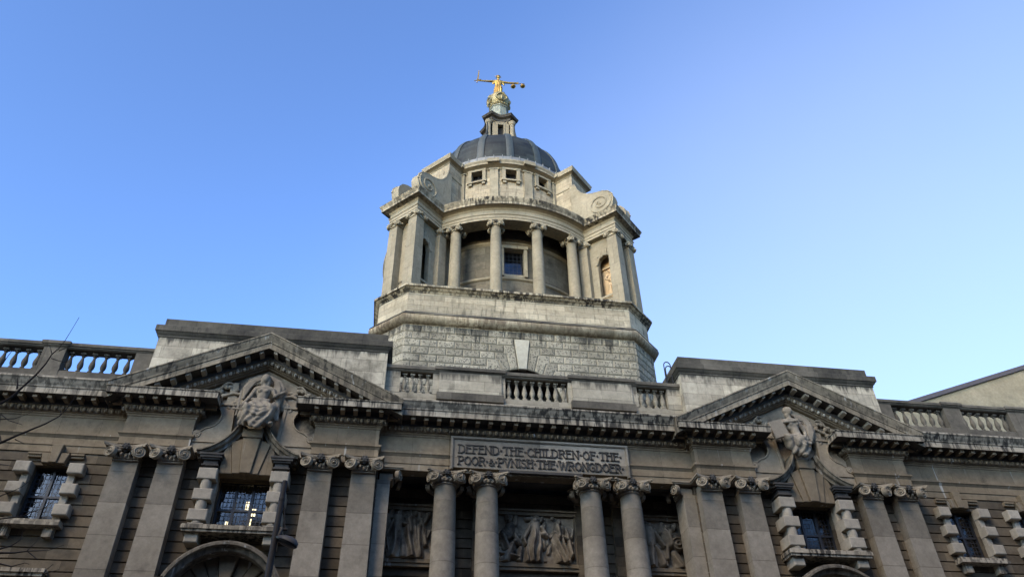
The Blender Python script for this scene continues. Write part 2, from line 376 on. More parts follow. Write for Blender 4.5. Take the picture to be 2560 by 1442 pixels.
def sculpt(name, prims, mat, parent, voxel=.03, smooth=3, fold=None, loc=None):
    """overlapping tapered limbs and ellipsoids fused into one continuous carved surface"""
    mb = MB()
    for p in prims:
        if p[0] == 'e': mb.ell(p[1], p[2], 14, 10, p[3] if len(p) > 3 else None)
        elif p[0] == 'b': mb.box(*p[1])
        else:
            pts, rr = p[1], p[2]
            mb.tube(pts, rr, 12)
            for q, r_ in zip(pts, rr): mb.ell(q, r_, 12, 8)
    me = bpy.data.meshes.new(name+'_raw'); me.from_pydata([tuple(v) for v in mb.v], [], mb.f)
    bm = bmesh.new(); bm.from_mesh(me); bmesh.ops.remove_doubles(bm, verts=bm.verts[:], dist=1e-5); bmesh.ops.recalc_face_normals(bm, faces=bm.faces[:]); bm.to_mesh(me); bm.free()
    t = bpy.data.objects.new(name, me); COL.objects.link(t)
    rm = t.modifiers.new('remesh', 'REMESH'); rm.mode = 'VOXEL'; rm.voxel_size = voxel
    sm = t.modifiers.new('smooth', 'SMOOTH'); sm.factor = .5; sm.iterations = smooth
    dg = bpy.context.evaluated_depsgraph_get(); me2 = bpy.data.meshes.new_from_object(t.evaluated_get(dg))
    bpy.data.objects.remove(t); bpy.data.meshes.remove(me)
    me2.name = name
    if fold:
        n = len(me2.vertices); co = np.zeros(n*3); no = np.zeros(n*3)
        me2.vertices.foreach_get('co', co); me2.vertices.foreach_get('normal', no)
        co = co.reshape(-1, 3); no = no.reshape(-1, 3); co = co+no*np.asarray(fold(co))[:, None]
        me2.vertices.foreach_set('co', co.ravel())
    me2.polygons.foreach_set('use_smooth', [True]*len(me2.polygons))
    me2.materials.clear(); me2.materials.append(M[mat])
    o = bpy.data.objects.new(name, me2); COL.objects.link(o)
    if parent is not None: o.parent = parent
    if loc: o.location = loc
    return o

#==================================================================== THE COURTHOUSE (street front)
CH = thing('courthouse', 'grey baroque stone courthouse front with two carved pediments and a columned portico', 'building')
WY = .40                                     # wall plane
GZ0, GP = 15.44, .424                        # rustication grooves
def rust(mb, x0, x1, z0, z1, y=WY, th=.55):
    prof = [(y+th, z0), (y, z0)]
    k = math.ceil((GZ0-z1)/GP); zs = []
    g = GZ0-GP*60
    while g < z1:
        if g > z0+.03 and g < z1-.03: zs.append(g)
        g += GP
    for g in zs: prof += [(y, g-.028), (y+.055, g-.022), (y+.055, g+.022), (y, g+.028)]
    prof += [(y, z1), (y+th, z1)]
    mb.prism_x(prof, x0, x1)
def wall_with_openings(name, x0, x1, ops, z0, z1, y=WY):
    """ops: (xa, xb, za, zb) sorted by x; stacked openings share the same x range"""
    mb = MB(); xs = sorted({(o[0], o[1]) for o in ops}); cur = x0
    for xa, xb in xs:
        if xa > cur: rust(mb, cur, xa, z0, z1, y)
        zc = z0
        for o in sorted([o for o in ops if o[0] == xa], key=lambda q: q[2]):
            if o[2] > zc: rust(mb, xa, xb, zc, o[2], y)
            zc = o[3]
        if zc < z1: rust(mb, xa, xb, zc, z1, y)
        cur = xb
    if cur < x1: rust(mb, cur, x1, z0, z1, y)
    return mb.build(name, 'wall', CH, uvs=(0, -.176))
SIDE_W = [19.65, 23.15, 26.65, 30.15, 33.65]
for sg in (-1, 1):
    ops = []
    for c in SIDE_W:
        ops += [(sg*c-.72, sg*c+.72, 13.0, 15.3), (sg*c-.72, sg*c+.72, 7.9, 10.6)]
    a, b = sorted((sg*17.2, sg*40))
    wall_with_openings('wall', a, b, sorted(ops), 0, 15.95)
    c = sg*12.2
    a, b = sorted((sg*6.95, sg*17.2))
    wall_with_openings('wall', a, b, [(c-1.0, c+1.0, 12.85, 15.12), (c-1.0, c+1.0, 6.5, 10.9)], 0, 15.95)

# portico recess
mb = MB()
rust(mb, -6.95, 6.95, 0, 15.9, 2.25)
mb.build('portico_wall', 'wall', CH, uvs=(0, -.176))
for sg in (-1, 1):
    mb = MB(); mb.box(*sorted((sg*6.95, sg*7.3)), WY+.56, 2.25, 0, 15.9); mb.build('portico_side_wall', 'wall', CH)
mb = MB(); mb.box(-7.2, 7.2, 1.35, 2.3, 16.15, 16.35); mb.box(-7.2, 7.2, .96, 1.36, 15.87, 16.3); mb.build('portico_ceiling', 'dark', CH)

# ---- entablatures
def ent_profile(sima=True):
    p = [(-.6, 15.87), (0, 15.87), (0, 16.16), (.035, 16.165), (.035, 16.48), (.06, 16.5), (.075, 16.56), (.13, 16.60), (.13, 16.68), (.02, 16.70), (0, 16.72),
         (0, 17.42), (.03, 17.44), (.045, 17.5), (.09, 17.53), (.09, 17.58), (.13, 17.6), (.14, 17.64), (.2, 17.76), (.24, 17.8), (.24, 17.83), (.28, 17.83), (.28, 18.06),
         (.30, 18.07), (.80, 18.07), (.80, 18.04), (.84, 18.04), (.84, 18.30), (.88, 18.32), (.89, 18.36)]
    if sima: p += [(.90, 18.40), (.95, 18.44), (1.0, 18.54), (1.05, 18.62), (1.08, 18.64), (1.08, 18.71), (.5, 18.80), (-.6, 18.84)]
    else: p += [(.5, 18.40), (-.6, 18.42)]
    return p
def along(path, spacing):
    """points with outward normals every `spacing` along a plan path"""
    out = []
    for i in range(len(path)-1):
        a, b = Vector(path[i]), Vector(path[i+1]); l = (b-a).length; e = (b-a)/l; nn = Vector((e.y, -e.x)); k = max(1, round(l/spacing))
        if l < .3: continue
        for j in range(k):
            out.append((a+e*l*(j+.5)/k, e, nn))
    return out
def enrich(mb, path, ends=(.0, .0)):
    """modillions and egg-and-dart under the corona"""
    P = [Vector(p) for p in path]
    def off(o):
        q = []
        for i, p in enumerate(P):
            e1 = (P[i]-P[i-1]).normalized() if i > 0 else None; e2 = (P[i+1]-P[i]).normalized() if i < len(P)-1 else None
            e1 = e1 or e2; e2 = e2 or e1
            n1 = Vector((e1.y, -e1.x)); n2 = Vector((e2.y, -e2.x)); q.append(p+(n1+n2)/(1+n1.dot(n2))*o)
        return q
    for p, e, nn in along(off(.28), .56):
        ang = math.atan2(e.y, e.x); mb.xf = Matrix.Translation((p.x, p.y, 0)) @ Matrix.Rotation(ang, 4, 'Z')
        mb.mi = 0
        mb.box(-.088, .088, -.44, .02, 17.90, 18.035); mb.box(-.10, .10, -.46, .02, 18.035, 18.068)
    for p, e, nn in along(off(.2), .28):
        ang = math.atan2(e.y, e.x); mb.xf = Matrix.Translation((p.x, p.y, 0)) @ Matrix.Rotation(ang, 4, 'Z')
        mb.ell((0, -.02, 17.71), (.088, .10, .11), 7, 5)
        mb.add([(.11, -.06, 17.63), (.14, -.12, 17.78), (.17, -.06, 17.63), (.14, 0, 17.63)], [(0, 1, 3), (1, 2, 3), (0, 2, 1)])
    mb.xf = None
YF, YP = .35, -.10
def entablature(name, path, sima, mats=('trim', 'cornice', 'dark')):
    full = ent_profile(sima); cut = next(i for i, q in enumerate(full) if q[1] >= 18.04 and q[0] > .5)
    mb = MB(); mb.sweep(path, full); 
    # faces by height: below the bed mould trim, corona and sima streaked
    for i, f in enumerate(mb.f):
        zz = sum(mb.v[j].z for j in f)/len(f); mb.m[i] = 1 if zz > 18.1 else (2 if zz > 17.815 else 0)  # modillion band dark: soot crust plus shade painted in
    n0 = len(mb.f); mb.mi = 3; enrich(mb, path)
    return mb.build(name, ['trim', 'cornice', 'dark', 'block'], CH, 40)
entablature('entablature', [(-7.07, YF), (7.07, YF)], True)
for sg in (-1, 1):
    p = [(-40, YF), (-17.37, YF)] if sg < 0 else [(17.37, YF), (40, YF)]
    entablature('entablature', p, True)
    c = sg*12.2
    for a, b in ((-5.15, -2.45), (2.45, 5.15)):
        entablature('entablature_block', [(c+a, .55), (c+a, YP), (c+b, YP), (c+b, .55)], False)

# ---- inscription
INS = MB()
x0, x1, z0, z1 = -3.95, 4.02, 16.05, 17.50
INS.box(x0+.12, x1-.12, YF-.15, YF+.1, z0, z1-.12)
fr = [(0, -.0), (.03, -.10), (.07, -.13), (.10, -.09), (.13, -.06)]
for xa, xb, za, zb in ((x0, x0+.13, 15.95, z1), (x1-.13, x1, 15.95, z1)):
    INS.box(xa, xb, YF-.20, YF+.1, za, zb-.13); INS.box(xa+.03, xb-.04, YF-.235, YF-.19, za, zb-.1)
INS.box(x0, x1, YF-.20, YF+.1, z1-.13, z1); INS.box(x0+.03, x1-.03, YF-.235, YF-.19, z1-.1, z1-.035)
ins = INS.build('inscription_panel', 'shaft', CH)
# solid dark strip painted in for the shaded gap under the panel
mb = MB(); mb.box(-1.82, 1.85, YF-.145, YF+.05, 15.94, 16.045); mb.build('shadow_slot', 'dark', CH)
ST = {  # stroke lettering in a unit-high cell: (width, [polylines])
 'D': (.62, [[(.08, 0), (.08, 1)], [(0, 1), (.3, 1), (.52, .82), (.56, .5), (.52, .18), (.3, 0), (0, 0)]]),
 'E': (.5, [[(.08, 0), (.08, 1)], [(0, 1), (.48, 1)], [(.08, .62), (.42, .62)], [(0, 0), (.5, 0)]]),
 'F': (.48, [[(.08, 0), (.08, 1)], [(0, 1), (.48, 1)], [(.08, .6), (.42, .6)], [(0, 0), (.26, 0)]]),
 'N': (.62, [[(.08, 0), (.08, 1)], [(.08, 1), (.54, 0)], [(.56, 0), (.56, 1)], [(0, 0), (.16, 0)], [(.46, 1), (.66, 1)]]),
 'T': (.56, [[(.29, 0), (.29, 1)], [(0, .92), (.04, 1), (.54, 1), (.58, .92)], [(.16, 0), (.42, 0)]]),
 'H': (.62, [[(.08, 0), (.08, 1)], [(.52, 0), (.52, 1)], [(.08, .62), (.52, .62)], [(0, 1), (.24, 1)], [(0, 0), (.24, 0)], [(.44, 1), (.6, 1)], [(.44, 0), (.6, 0)]]),
 'C': (.6, [[(.56, .8), (.42, .98), (.24, .98), (.08, .78), (.04, .5), (.08, .22), (.24, .02), (.42, .02), (.58, .2)]]),
 'I': (.26, [[(.13, 0), (.13, 1)], [(0, 1), (.26, 1)], [(0, 0), (.26, 0)]]),
 'L': (.48, [[(.08, 0), (.08, 1)], [(0, 1), (.26, 1)], [(0, 0), (.46, 0), (.48, .16)]]),
 'R': (.6, [[(.08, 0), (.08, 1)], [(0, 1), (.38, 1), (.5, .84), (.5, .68), (.36, .54), (.14, .54)], [(.3, .54), (.58, 0)], [(0, 0), (.26, 0)]]),
 'O': (.64, [[(.32, 1), (.12, .84), (.04, .5), (.12, .16), (.32, 0), (.52, .16), (.6, .5), (.52, .84), (.32, 1)]]),
 'P': (.54, [[(.08, 0), (.08, 1)], [(0, 1), (.38, 1), (.5, .84), (.5, .62), (.36, .46), (.14, .46)], [(0, 0), (.26, 0)]]),
 'V': (.6, [[(.04, 1), (.3, 0), (.56, 1)], [(-.02, 1), (.2, 1)], [(.48, 1), (.64, 1)]]),
 'S': (.5, [[(.44, .84), (.34, .98), (.16, .98), (.05, .82), (.1, .62), (.38, .42), (.45, .2), (.32, .02), (.14, .02), (.02, .18)]]),
 'W': (.86, [[(.02, 1), (.22, 0), (.42, .9), (.62, 0), (.84, 1)], [(-.04, 1), (.18, 1)], [(.76, 1), (.9, 1)]]),
 'G': (.62, [[(.56, .8), (.42, .98), (.24, .98), (.08, .78), (.04, .5), (.08, .22), (.24, .02), (.44, .02), (.54, .12), (.54, .44), (.36, .44)]]),
 '&': (.5, [[(.5, .05), (.14, .55), (.16, .72), (.3, .74), (.32, .6), (.06, .3), (.06, .1), (.2, 0), (.36, .08), (.48, .34)]]),
 '.': (.24, [[(.11, .5), (.13, .5)]]), ' ': (.1, []) }
def stroke(mb, a, b, w, y0, y1):
    a = Vector(a); b = Vector(b); e = (b-a).normalized(); n = Vector((-e.y, e.x))*w; a = a-e*w; b = b+e*w
    q = [a+n, b+n, b-n, a-n]; mb.prism([(p.x, p.y) for p in q], y0, y1)
LET = MB()
for text, zb, h, xa, xb in (('DEFEND.THE.CHILDREN.OF.THE.', 16.735, .375, -3.62, 3.74), ('POOR.&.PVNISH.THE.WRONGDOER.', 16.19, .375, -3.62, 3.78)):
    tot = sum(ST[ch][0]+.06 for ch in text); k = (xb-xa)/tot; x = xa
    for j, ch in enumerate(text):
        w, pl = ST[ch]
        for p in pl:
            for i in range(len(p)-1):
                stroke(LET, (x+p[i][0]*k, zb+p[i][1]*h), (x+p[i+1][0]*k, zb+p[i+1][1]*h), .022 if ch != '.' else .034, YF-.195-.0004*j-.0007*i, YF-.145)
        x += (w+.06)*k
LET.build('lettering', 'dark', ins, smooth=False)

# ---- Ionic capital with angled volutes
def volute(mb, c, rad, th, nrm, hand=1, n=30, m=12):
    nrm = Vector(nrm).normalized(); t = Vector((0, 0, 1)).cross(nrm).normalized(); b = nrm.cross(t)
    vs = []; fs = []
    for j in range(m+1):
        r_ = rad*(1-j/m)
        for i in range(n):
            a = 2*math.pi*i/n
            ph = (math.log(max(r_/rad, .03))/math.log(.52)*2*math.pi+hand*a)
            h = .5+.5*math.cos(ph) if j < m-2 else .6
            if j == 0: h = .55
            hh = th*(.62+.38*h)+.12*th*(1-r_/rad)
            if r_ < rad*.2: hh = th*(1.0+.45*math.sqrt(max(0, 1-(r_/(rad*.2))**2)))
            vs.append(Vector(c)+t*(r_*math.cos(a))+b*(r_*math.sin(a))+nrm*hh)
    for i in range(n):
        a = 2*math.pi*i/n; vs.append(Vector(c)+t*(rad*math.cos(a))+b*(rad*math.sin(a))-nrm*th*.8)
    for j in range(m):
        for i in range(n): fs.append((j*n+i, j*n+(i+1) % n, (j+1)*n+(i+1) % n, (j+1)*n+i))
    o = (m+1)*n
    for i in range(n): fs.append((o+i, o+(i+1) % n, (i+1) % n, i))
    fs.append(tuple(o+i for i in range(n)))
    mb.add(vs, fs)
def capital(name, s, parent, mats, full=True, nv=28, flat=False):
    """origin at the neck; s scales a capital with .46 neck radius, .60 tall"""
    mb = MB(); mb.xf = Matrix.Scale(s, 4)
    if flat:
        mb.box(-.50, .50, -.06, .5, 0, .05); mb.box(-.47, .47, -.03, .5, .05, .08)
        yb = -.05
    else:
        mb.lathe([(.46, -.03), (.50, -.01), (.51, .02), (.49, .05), (.47, .06), (.47, .10), (.53, .14), (.60, .24), (.58, .30)], 24)
        yb = -.46
    # echinus eggs
    if flat:
        for i in range(5): mb.ell((-.36+.18*i, -.09, .17), (.075, .09, .11), 7, 5)
        mb.box(-.48, .48, -.10, .5, .08, .34)
    else:
        for i in range(18):
            a = 2*math.pi*i/18; mb.ell((.545*math.sin(a), -.545*math.cos(a), .18), (.075, .075, .10), 6, 5)
        mb.lathe([(.52, .28), (.52, .45)], 20)
    faces = [0] if flat else [0, 1, 2, 3]
    if flat: faces = [0]
    fy = -.30 if flat else -.60           # distance of the volute face
    for q in faces:
        rz = Matrix.Rotation(q*math.pi/2, 4, 'Z')
        mb.xf = Matrix.Scale(s, 4) @ rz
        for sx in (-1, 1):
            volute(mb, (sx*.53, fy-.06, .25), .245, .11, (sx*.42, -1, -.05), -sx, nv)
            mb.tube([(sx*.06, fy+.10, .47), (sx*.28, fy+.02, .455), (sx*.50, fy-.08, .49), (sx*.66, fy-.14, .52)], [.05, .06, .07, .06], 8)
            mb.ell((sx*.27, fy+.05, .36), (.11, .08, .10), 8, 6)
            mb.ell((sx*.16, fy+.08, .22), (.06, .06, .09), 6, 5)
    mb.xf = Matrix.Scale(s, 4)
    # concave abacus
    def edge(q, y_c, y_m, z):
        pts = []
        for i in range(9):
            t = -1+2*i/8; x = .80*t; y = -(y_m+(y_c-y_m)*t*t)
            v = Matrix.Rotation(q*math.pi/2, 3, 'Z') @ Vector((x, y, 0)); pts.append((v.x, v.y))
        return pts
    if flat:
        fr = edge(0, .58, .30, 0)
        for dz0, dz1, g in ((.46, .52, .94), (.52, .60, 1.0)):
            poly = [(x*g, y*g) for x, y in fr]+[(.80*g, .45), (-.80*g, .45)]
            mb.prism_h(poly, dz0, dz1)
    else:
        for dz0, dz1, g in ((.46, .52, .93), (.52, .60, 1.0)):
            poly = []
            for q in range(4): poly += [(x*g, y*g) for x, y in edge(q, .86, .60, 0)]
            mb.prism_h(poly, dz0, dz1)
    mb.mi = 1
    for q in faces:
        rz = Matrix.Rotation(q*math.pi/2, 4, 'Z'); mb.xf = Matrix.Scale(s, 4) @ rz
        ym = -.36 if flat else -.66
        mb.ell((0, ym, .50), (.12, .10, .13), 10, 7)
        for i in range(6):
            a = 2*math.pi*i/6; mb.ell((.11*math.cos(a), ym-.04, .50+.11*math.sin(a)), (.06, .05, .06), 6, 5)
        mb.ell((0, ym+.06, .34), (.07, .06, .07), 6, 5)
    mb.xf = None
    return mb.build(name, mats, parent, 50)
# ---- pilasters and columns
def pil_mesh(wb, wt, z0, z1, yf, yb):
    mb = MB(); n = 8; vs = []; fs = []
    for i in range(n+1):
        t = i/n; z = z0+(z1-z0)*t; e = 1-(1-wt/wb)*(t**1.8); hw = wb/2*e; y = yf+(1-e)*.25
        vs += [(-hw, y, z), (hw, y, z), (hw, yb, z), (-hw, yb, z)]
    for i in range(n):
        for k in range(4): fs.append((i*4+k, i*4+(k+1) % 4, i*4+4+(k+1) % 4, i*4+4+k))
    fs.append((n*4, n*4+1, n*4+2, n*4+3)); mb.add(vs, fs)
    mb.box(-wb/2-.12, wb/2+.12, yf-.12, yb, z0-.5, z0-.2); mb.box(-wb/2-.06, wb/2+.06, yf-.07, yb, z0-.2, z0)
    return mb
p0 = pil_mesh(1.13, .98, 5.0, 15.42, YP, WY+.05).build('pilaster', 'shaft', CH, uvs=(3, .25))
c0 = capital('capital', 1.0, p0, ['carve', 'dark'], flat=True)
c0.location = (0, YP, 15.42); c0.scale = (1, 1, .92)
PX = [16.88, 15.17, 9.31, 7.53]
first = True
for sg in (-1, 1):
    for i, x in enumerate(PX):
        if first: p0.location = (sg*x, 0, 0); first = False
        else: dup(p0, CH, (sg*x, 0, random.choice((0, -.04, .04)) if False else 0))
    # return pier of the portico, with its own capital turned inwards
    a = MB(); a.box(*sorted((sg*6.97, sg*6.42)), .42, 1.45, 0, 15.42); o = a.build('portico_pier', 'shaft', CH)
    k = capital('capital', .92, o, ['carve', 'dark'], flat=True); k.location = (sg*6.42, .93, 15.42); k.rotation_euler = (0, 0, -sg*math.pi/2)
colprof = []
for i in range(15):
    t = i/14; colprof.append((.555*(1-.19*t**2.0), 5.1+t*(15.34-5.1)))
mb = MB(); mb.lathe([(.72, 4.6), (.74, 4.75), (.70, 4.85), (.62, 4.9), (.66, 5.0), (.60, 5.08)]+colprof, 40)
k0 = mb.build('column', 'shaft', CH, cyl=(0, 0, .5), uvs=(2, .62))
kc = capital('capital', 1.0, k0, ['carve', 'dark']); kc.location = (0, 0, 15.34); kc.scale = (1, 1, .83)
COLX = [-4.07, -2.28, 2.28, 4.07]
for i, x in enumerate(COLX):
    if i == 0: k0.location = (x, .75, 0)
    else: dup(k0, CH, (x, .75, 0), [0, 2.2, 4.1, 1.1][i]*0)
# pilasters on the back wall behind the columns
bp0 = pil_mesh(.95, .86, 5.0, 15.42, 1.98, 2.3).build('back_pilaster', 'wall', CH)
bc = capital('capital', .9, bp0, ['carve', 'dark'], flat=True, nv=18); bc.location = (0, 1.98, 15.36); bc.scale = (1, 1, .85)
for i, x in enumerate((-4.0, -2.3, 2.3, 4.0)):
    if i == 0: bp0.location = (x, 0, 0)
    else: dup(bp0, CH, (x, 0, 0))

# ---- relief panels: carved height fields
def relief(name, x0, x1, z0, z1, y, shapes, depth=.46, nx=170, nz=150, seed=0):
    X, Z = np.meshgrid(np.linspace(0, 1, nx), np.linspace(0, 1, nz)); asp = (x1-x0)/(z1-z0)
    H = np.zeros_like(X)
    rng = np.random.RandomState(seed)
    wob = sum(np.sin(X*asp*a+b+Z*c) for a, b, c in rng.uniform(3, 14, (5, 3)))/5
    for sh in shapes:
        k = sh[0]
        if k == 'c':                     # tapered limb
            (ax, az), (bx, bz), ra, rb, h = sh[1:6]; fold = sh[6] if len(sh) > 6 else 0
            px, pz = (X-ax)*asp, Z-az; dx, dz = (bx-ax)*asp, bz-az; L2 = dx*dx+dz*dz+1e-9
            t = np.clip((px*dx+pz*dz)/L2, 0, 1); d = np.hypot(px-t*dx, pz-t*dz); rr = ra+(rb-ra)*t
            q = np.clip(1-(d/rr)**2, 0, 1); hh = h*np.sqrt(q)
            if fold:
                perp = (px*dz-pz*dx)/math.sqrt(L2); hh = hh*(1+.30*np.sin(perp*fold+wob*2.5+t*2)*(q > 0))
            H = np.maximum(H, hh)
        elif k == 'e':
            (cx, cz), rx, rz, h = sh[1:5]; q = np.clip(1-((X-cx)*asp/rx)**2-((Z-cz)/rz)**2, 0, 1); H = np.maximum(H, h*np.sqrt(q))
        elif k == 'r':                   # ring or wing outline
            (cx, cz), rad, w, h = sh[1:5]; d = np.abs(np.hypot((X-cx)*asp, Z-cz)-rad); H = np.maximum(H, h*np.clip(1-(d/w)**2, 0, 1))
    for _ in range(34):                  # secondary figures, drapery and foliage in low relief behind the main ones
        ax, az = rng.uniform(.04, .96, 2); an = rng.uniform(-.6, .6)+math.pi/2; ln = rng.uniform(.06, .22); hh_ = rng.uniform(.22, .5); rr = rng.uniform(.03, .065)
        dx, dz = ln*math.cos(an), ln*math.sin(an); px, pz = (X-ax)*asp, Z-az
        t = np.clip((px*dx+pz*dz)/(ln*ln), 0, 1); d = np.hypot(px-t*dx, pz-t*dz); H = np.maximum(H, hh_*np.sqrt(np.clip(1-(d/rr)**2, 0, 1))*(1+.2*np.sin(60*(px*dz-pz*dx)/ln+wob*3)))
    H = H+.05*np.clip(wob, 0, 1)+rng.rand(nz, nx)*.012
    bd = np.minimum(np.minimum(X, 1-X)*asp, np.minimum(Z, 1-Z)); H *= np.clip(bd/.02, 0, 1)
    mb = MB(); vs = [(x0+X[j, i]*(x1-x0), y-H[j, i]*depth, z0+Z[j, i]*(z1-z0)) for j in range(nz) for i in range(nx)]
    fs = [(j*nx+i, j*nx+i+1, (j+1)*nx+i+1, (j+1)*nx+i) for j in range(nz-1) for i in range(nx-1)]
    mb.add(vs, fs); o = mb.build(name, 'relief', CH, 180)
    f = MB(); yb = 2.26
    for a, b, c, d, t in ((x0-.14, x0, z0, z1, .16), (x1, x1+.14, z0, z1, .16), (x0-.14, x1+.14, z1, z1+.16, .2), (x0-.2, x1+.2, z0-.16, z0, .26), (x0-.14, x1+.14, z0-.3, z0-.16, .2)):
        f.box(a, b, yb-t, yb, c, d)
    f.box(x0-.14, x1+.14, yb-.28, yb, z1+.16, z1+.24)
    f.build('frame', 'trim', o)
    return o
cen = [('e', (.5, .86), .07, .09, 1.0), ('c', (.5, .78), (.5, .6), .13, .12, .9), ('c', (.44, .74), (.36, .5), .05, .04, .8), ('c', (.58, .72), (.64, .55), .06, .05, .85), ('e', (.6, .58), .13, .07, .95),
       ('c', (.5, .6), (.47, .06), .13, .22, .95, 46), ('c', (.36, .5), (.38, .38), .035, .03, .7),
       ('e', (.80, .84), .065, .085, .95), ('c', (.80, .74), (.79, .55), .12, .13, .9, 30), ('c', (.74, .62), (.90, .5), .06, .05, .9), ('c', (.78, .5), (.84, .06), .15, .17, .9, 44), ('c', (.9, .74), (.95, .2), .06, .07, .7, 30),
       ('e', (.18, .84), .06, .075, .8), ('c', (.2, .76), (.16, .55), .1, .1, .7), ('e', (.1, .62), .05, .06, .7), ('c', (.1, .54), (.14, .3), .08, .1, .75, 30), ('c', (.25, .55), (.3, .4), .05, .07, .7), ('e', (.25, .42), .06, .07, .8), ('c', (.22, .34), (.12, .08), .09, .12, .7, 30), ('c', (.32, .3), (.3, .06), .05, .05, .6), ('c', (.05, .2), (.3, .1), .06, .04, .6, 30),
       ('c', (.40, .92), (.60, .92), .05, .05, .45)]
lef = [('e', (.36, .88), .06, .08, .95), ('c', (.36, .8), (.36, .55), .12, .1, .9), ('c', (.36, .58), (.32, .06), .11, .14, .9, 40), ('c', (.18, .85), (.1, .3), .07, .05, .5, 30), ('c', (.27, .74), (.16, .42), .045, .04, .7), ('c', (.16, .5), (.26, .04), .03, .03, .5),
       ('e', (.6, .84), .06, .08, .9), ('c', (.6, .75), (.6, .55), .12, .13, .85, 30), ('c', (.6, .55), (.62, .06), .17, .22, .95, 36), ('e', (.78, .66), .055, .07, .7), ('c', (.78, .58), (.8, .08), .08, .09, .7, 40), ('c', (.82, .8), (.9, .3), .06, .05, .45, 26), ('c', (.45, .7), (.55, .66), .04, .05, .8)]
rig = [('e', (.3, .86), .065, .085, .95), ('c', (.28, .76), (.3, .5), .15, .13, .95), ('c', (.2, .74), (.1, .5), .06, .05, .8), ('c', (.4, .72), (.56, .44), .06, .05, .85), ('c', (.3, .46), (.26, .06), .13, .16, .85, 36), ('c', (.42, .42), (.5, .08), .09, .08, .7, 30),
       ('e', (.64, .84), .06, .08, .8), ('c', (.66, .74), (.68, .5), .13, .12, .75, 26), ('c', (.62, .46), (.6, .2), .07, .06, .7), ('e', (.84, .5), .17, .17, .7), ('r', (.84, .5), .12, .03, .85), ('r', (.84, .5), .05, .03, .95), ('c', (.78, .3), (.84, .05), .1, .12, .6, 30)]
relief('relief_panel', -1.78, 1.78, 12.72, 14.84, 2.2, cen, seed=1)
relief('relief_panel', -6.78, -4.5, 12.72, 14.84, 2.2, lef, seed=2, nx=110)
relief('relief_panel', 4.5, 6.78, 12.72, 14.84, 2.2, rig, seed=3, nx=110)

# ---- windows
def window_unit(name, cx, hw, z0, z1, nc, y, panel_h, lamp=None):
    """iron frame with mullions and a transom; the glass is leaded"""
    w = thing_part(name, (cx, y, z0)); H = z1-z0
    mb = MB(); t = .06
    mb.box(-hw, -hw+t, -.05, .05, 0, H); mb.box(hw-t, hw, -.05, .05, 0, H); mb.box(-hw+t, hw-t, -.05, .05, 0, t); mb.box(-hw+t, hw-t, -.05, .05, H-t, H)
    for i in range(1, nc):
        x = -hw+2*hw*i/nc; mb.box(x-.055, x+.055, -.07, .05, t, H-t)
    mb.box(-hw+t, hw-t, -.062, .05, panel_h-.045, panel_h+.045)
    mb.build('frame', 'frame', w)
    for i in range(nc):
        for za, zb in ((t, panel_h-.045), (panel_h+.045, H-t)):
            g = MB(); xa = -hw+2*hw*i/nc+.05; xb = -hw+2*hw*(i+1)/nc-.05
            g.add([(xa, .0, za), (xb, .0, za), (xb, .0, zb), (xa, .0, zb)], [(0, 1, 2, 3)])
            k = (i*37 % 11)*.003-.015
            p = g.build('pane', 'glass', w); p.rotation_euler = (k*.4, 0, k*.5)
    mb = MB(); mb.box(-hw-.3, hw+.3, 1.6, 1.7, -.6, H+.4); mb.box(-hw-.3, hw+.3, .12, 1.6, H+.3, H+.4); mb.box(-hw-.3, hw+.3, .12, 1.6, -.6, -.5)
    mb.box(-hw-.4, -hw-.3, .12, 1.6, -.5, H+.3); mb.box(hw+.3, hw+.4, .12, 1.6, -.5, H+.3)
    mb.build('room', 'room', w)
    return w
def thing_part(name, loc):
    o = bpy.data.objects.new(name, None); COL.objects.link(o); o.parent = CH; o.location = loc; o.empty_display_size = .2
    return o
def blockbox(mb, x0, x1, y0, y1, z0, z1, c=.035):
    mb.prism([(x0, z0), (x1, z0), (x1, z1), (x0, z1)], y0, y1, c)
def side_window(cx):
    w = window_unit('window', cx, .70, 12.98, 15.28, 2, .78, 1.15)
    for sx in (-1, 1):
        for za, zb in ((14.87, 15.3), (14.03, 14.45), (13.19, 13.62)):
            sm = MB(); a, b = sorted((sx*.70, sx*1.27)); blockbox(sm, a, b, .02-.78, .5-.78, za-12.98, zb-12.98); sm.build('surround_block', 'block', w)
        sm = MB(); a, b = sorted((sx*.72, sx*.98)); sm.box(a, b, .25-.78, .5-.78, 0, 2.28); sm.build('jamb', 'block', w)
    sm = MB()
    sm.prism([(-.14, 2.35), (.14, 2.35), (.21, 3.12), (-.21, 3.12)], -.78+.10, -.3, .02)
    for sx in (-1, 1):
        sm.prism([(sx*.15, 2.35), (sx*.42, 2.35), (sx*.52, 2.78), (sx*.20, 2.78)], -.78+.17, -.3, .02)
        a, b = sorted((sx*.55, sx*1.05)); sm.box(a, b, -.78+.28, -.35, 2.62, 2.72); sm.box(a, b-.0, -.78+.22, -.35, 2.72, 2.80)
    sm.build('keystone', 'trim', w)
    sm = MB(); sm.box(-1.12, 1.12, -.78-.02, -.2, -.12, 0); sm.box(-1.16, 1.16, -.78-.10, -.2, -.24, -.12)
    w_sill = sm.build('sill', 'cornice', w)
    for sx in (-1, 1):
        sm = MB(); sm.box(*sorted((sx*.62, sx*.94)), -.78+.10, -.3, -.62, -.24); sm.build('bracket', 'cornice', w)
    return w
w0 = side_window(-19.65)
def side_low(cx):
    w = window_unit('window', cx, .70, 7.92, 10.58, 2, .78, 1.3)
    sm = MB(); sm.box(-1.15, 1.15, -.72, -.2, 3.0, 3.12); sm.box(-1.22, 1.22, -.80, -.2, 3.12, 3.26); sm.box(-.95, .95, -.55, -.2, 2.66, 3.0)
    sm.build('hood', 'cornice', w)
    return w
w1 = side_low(-19.65)
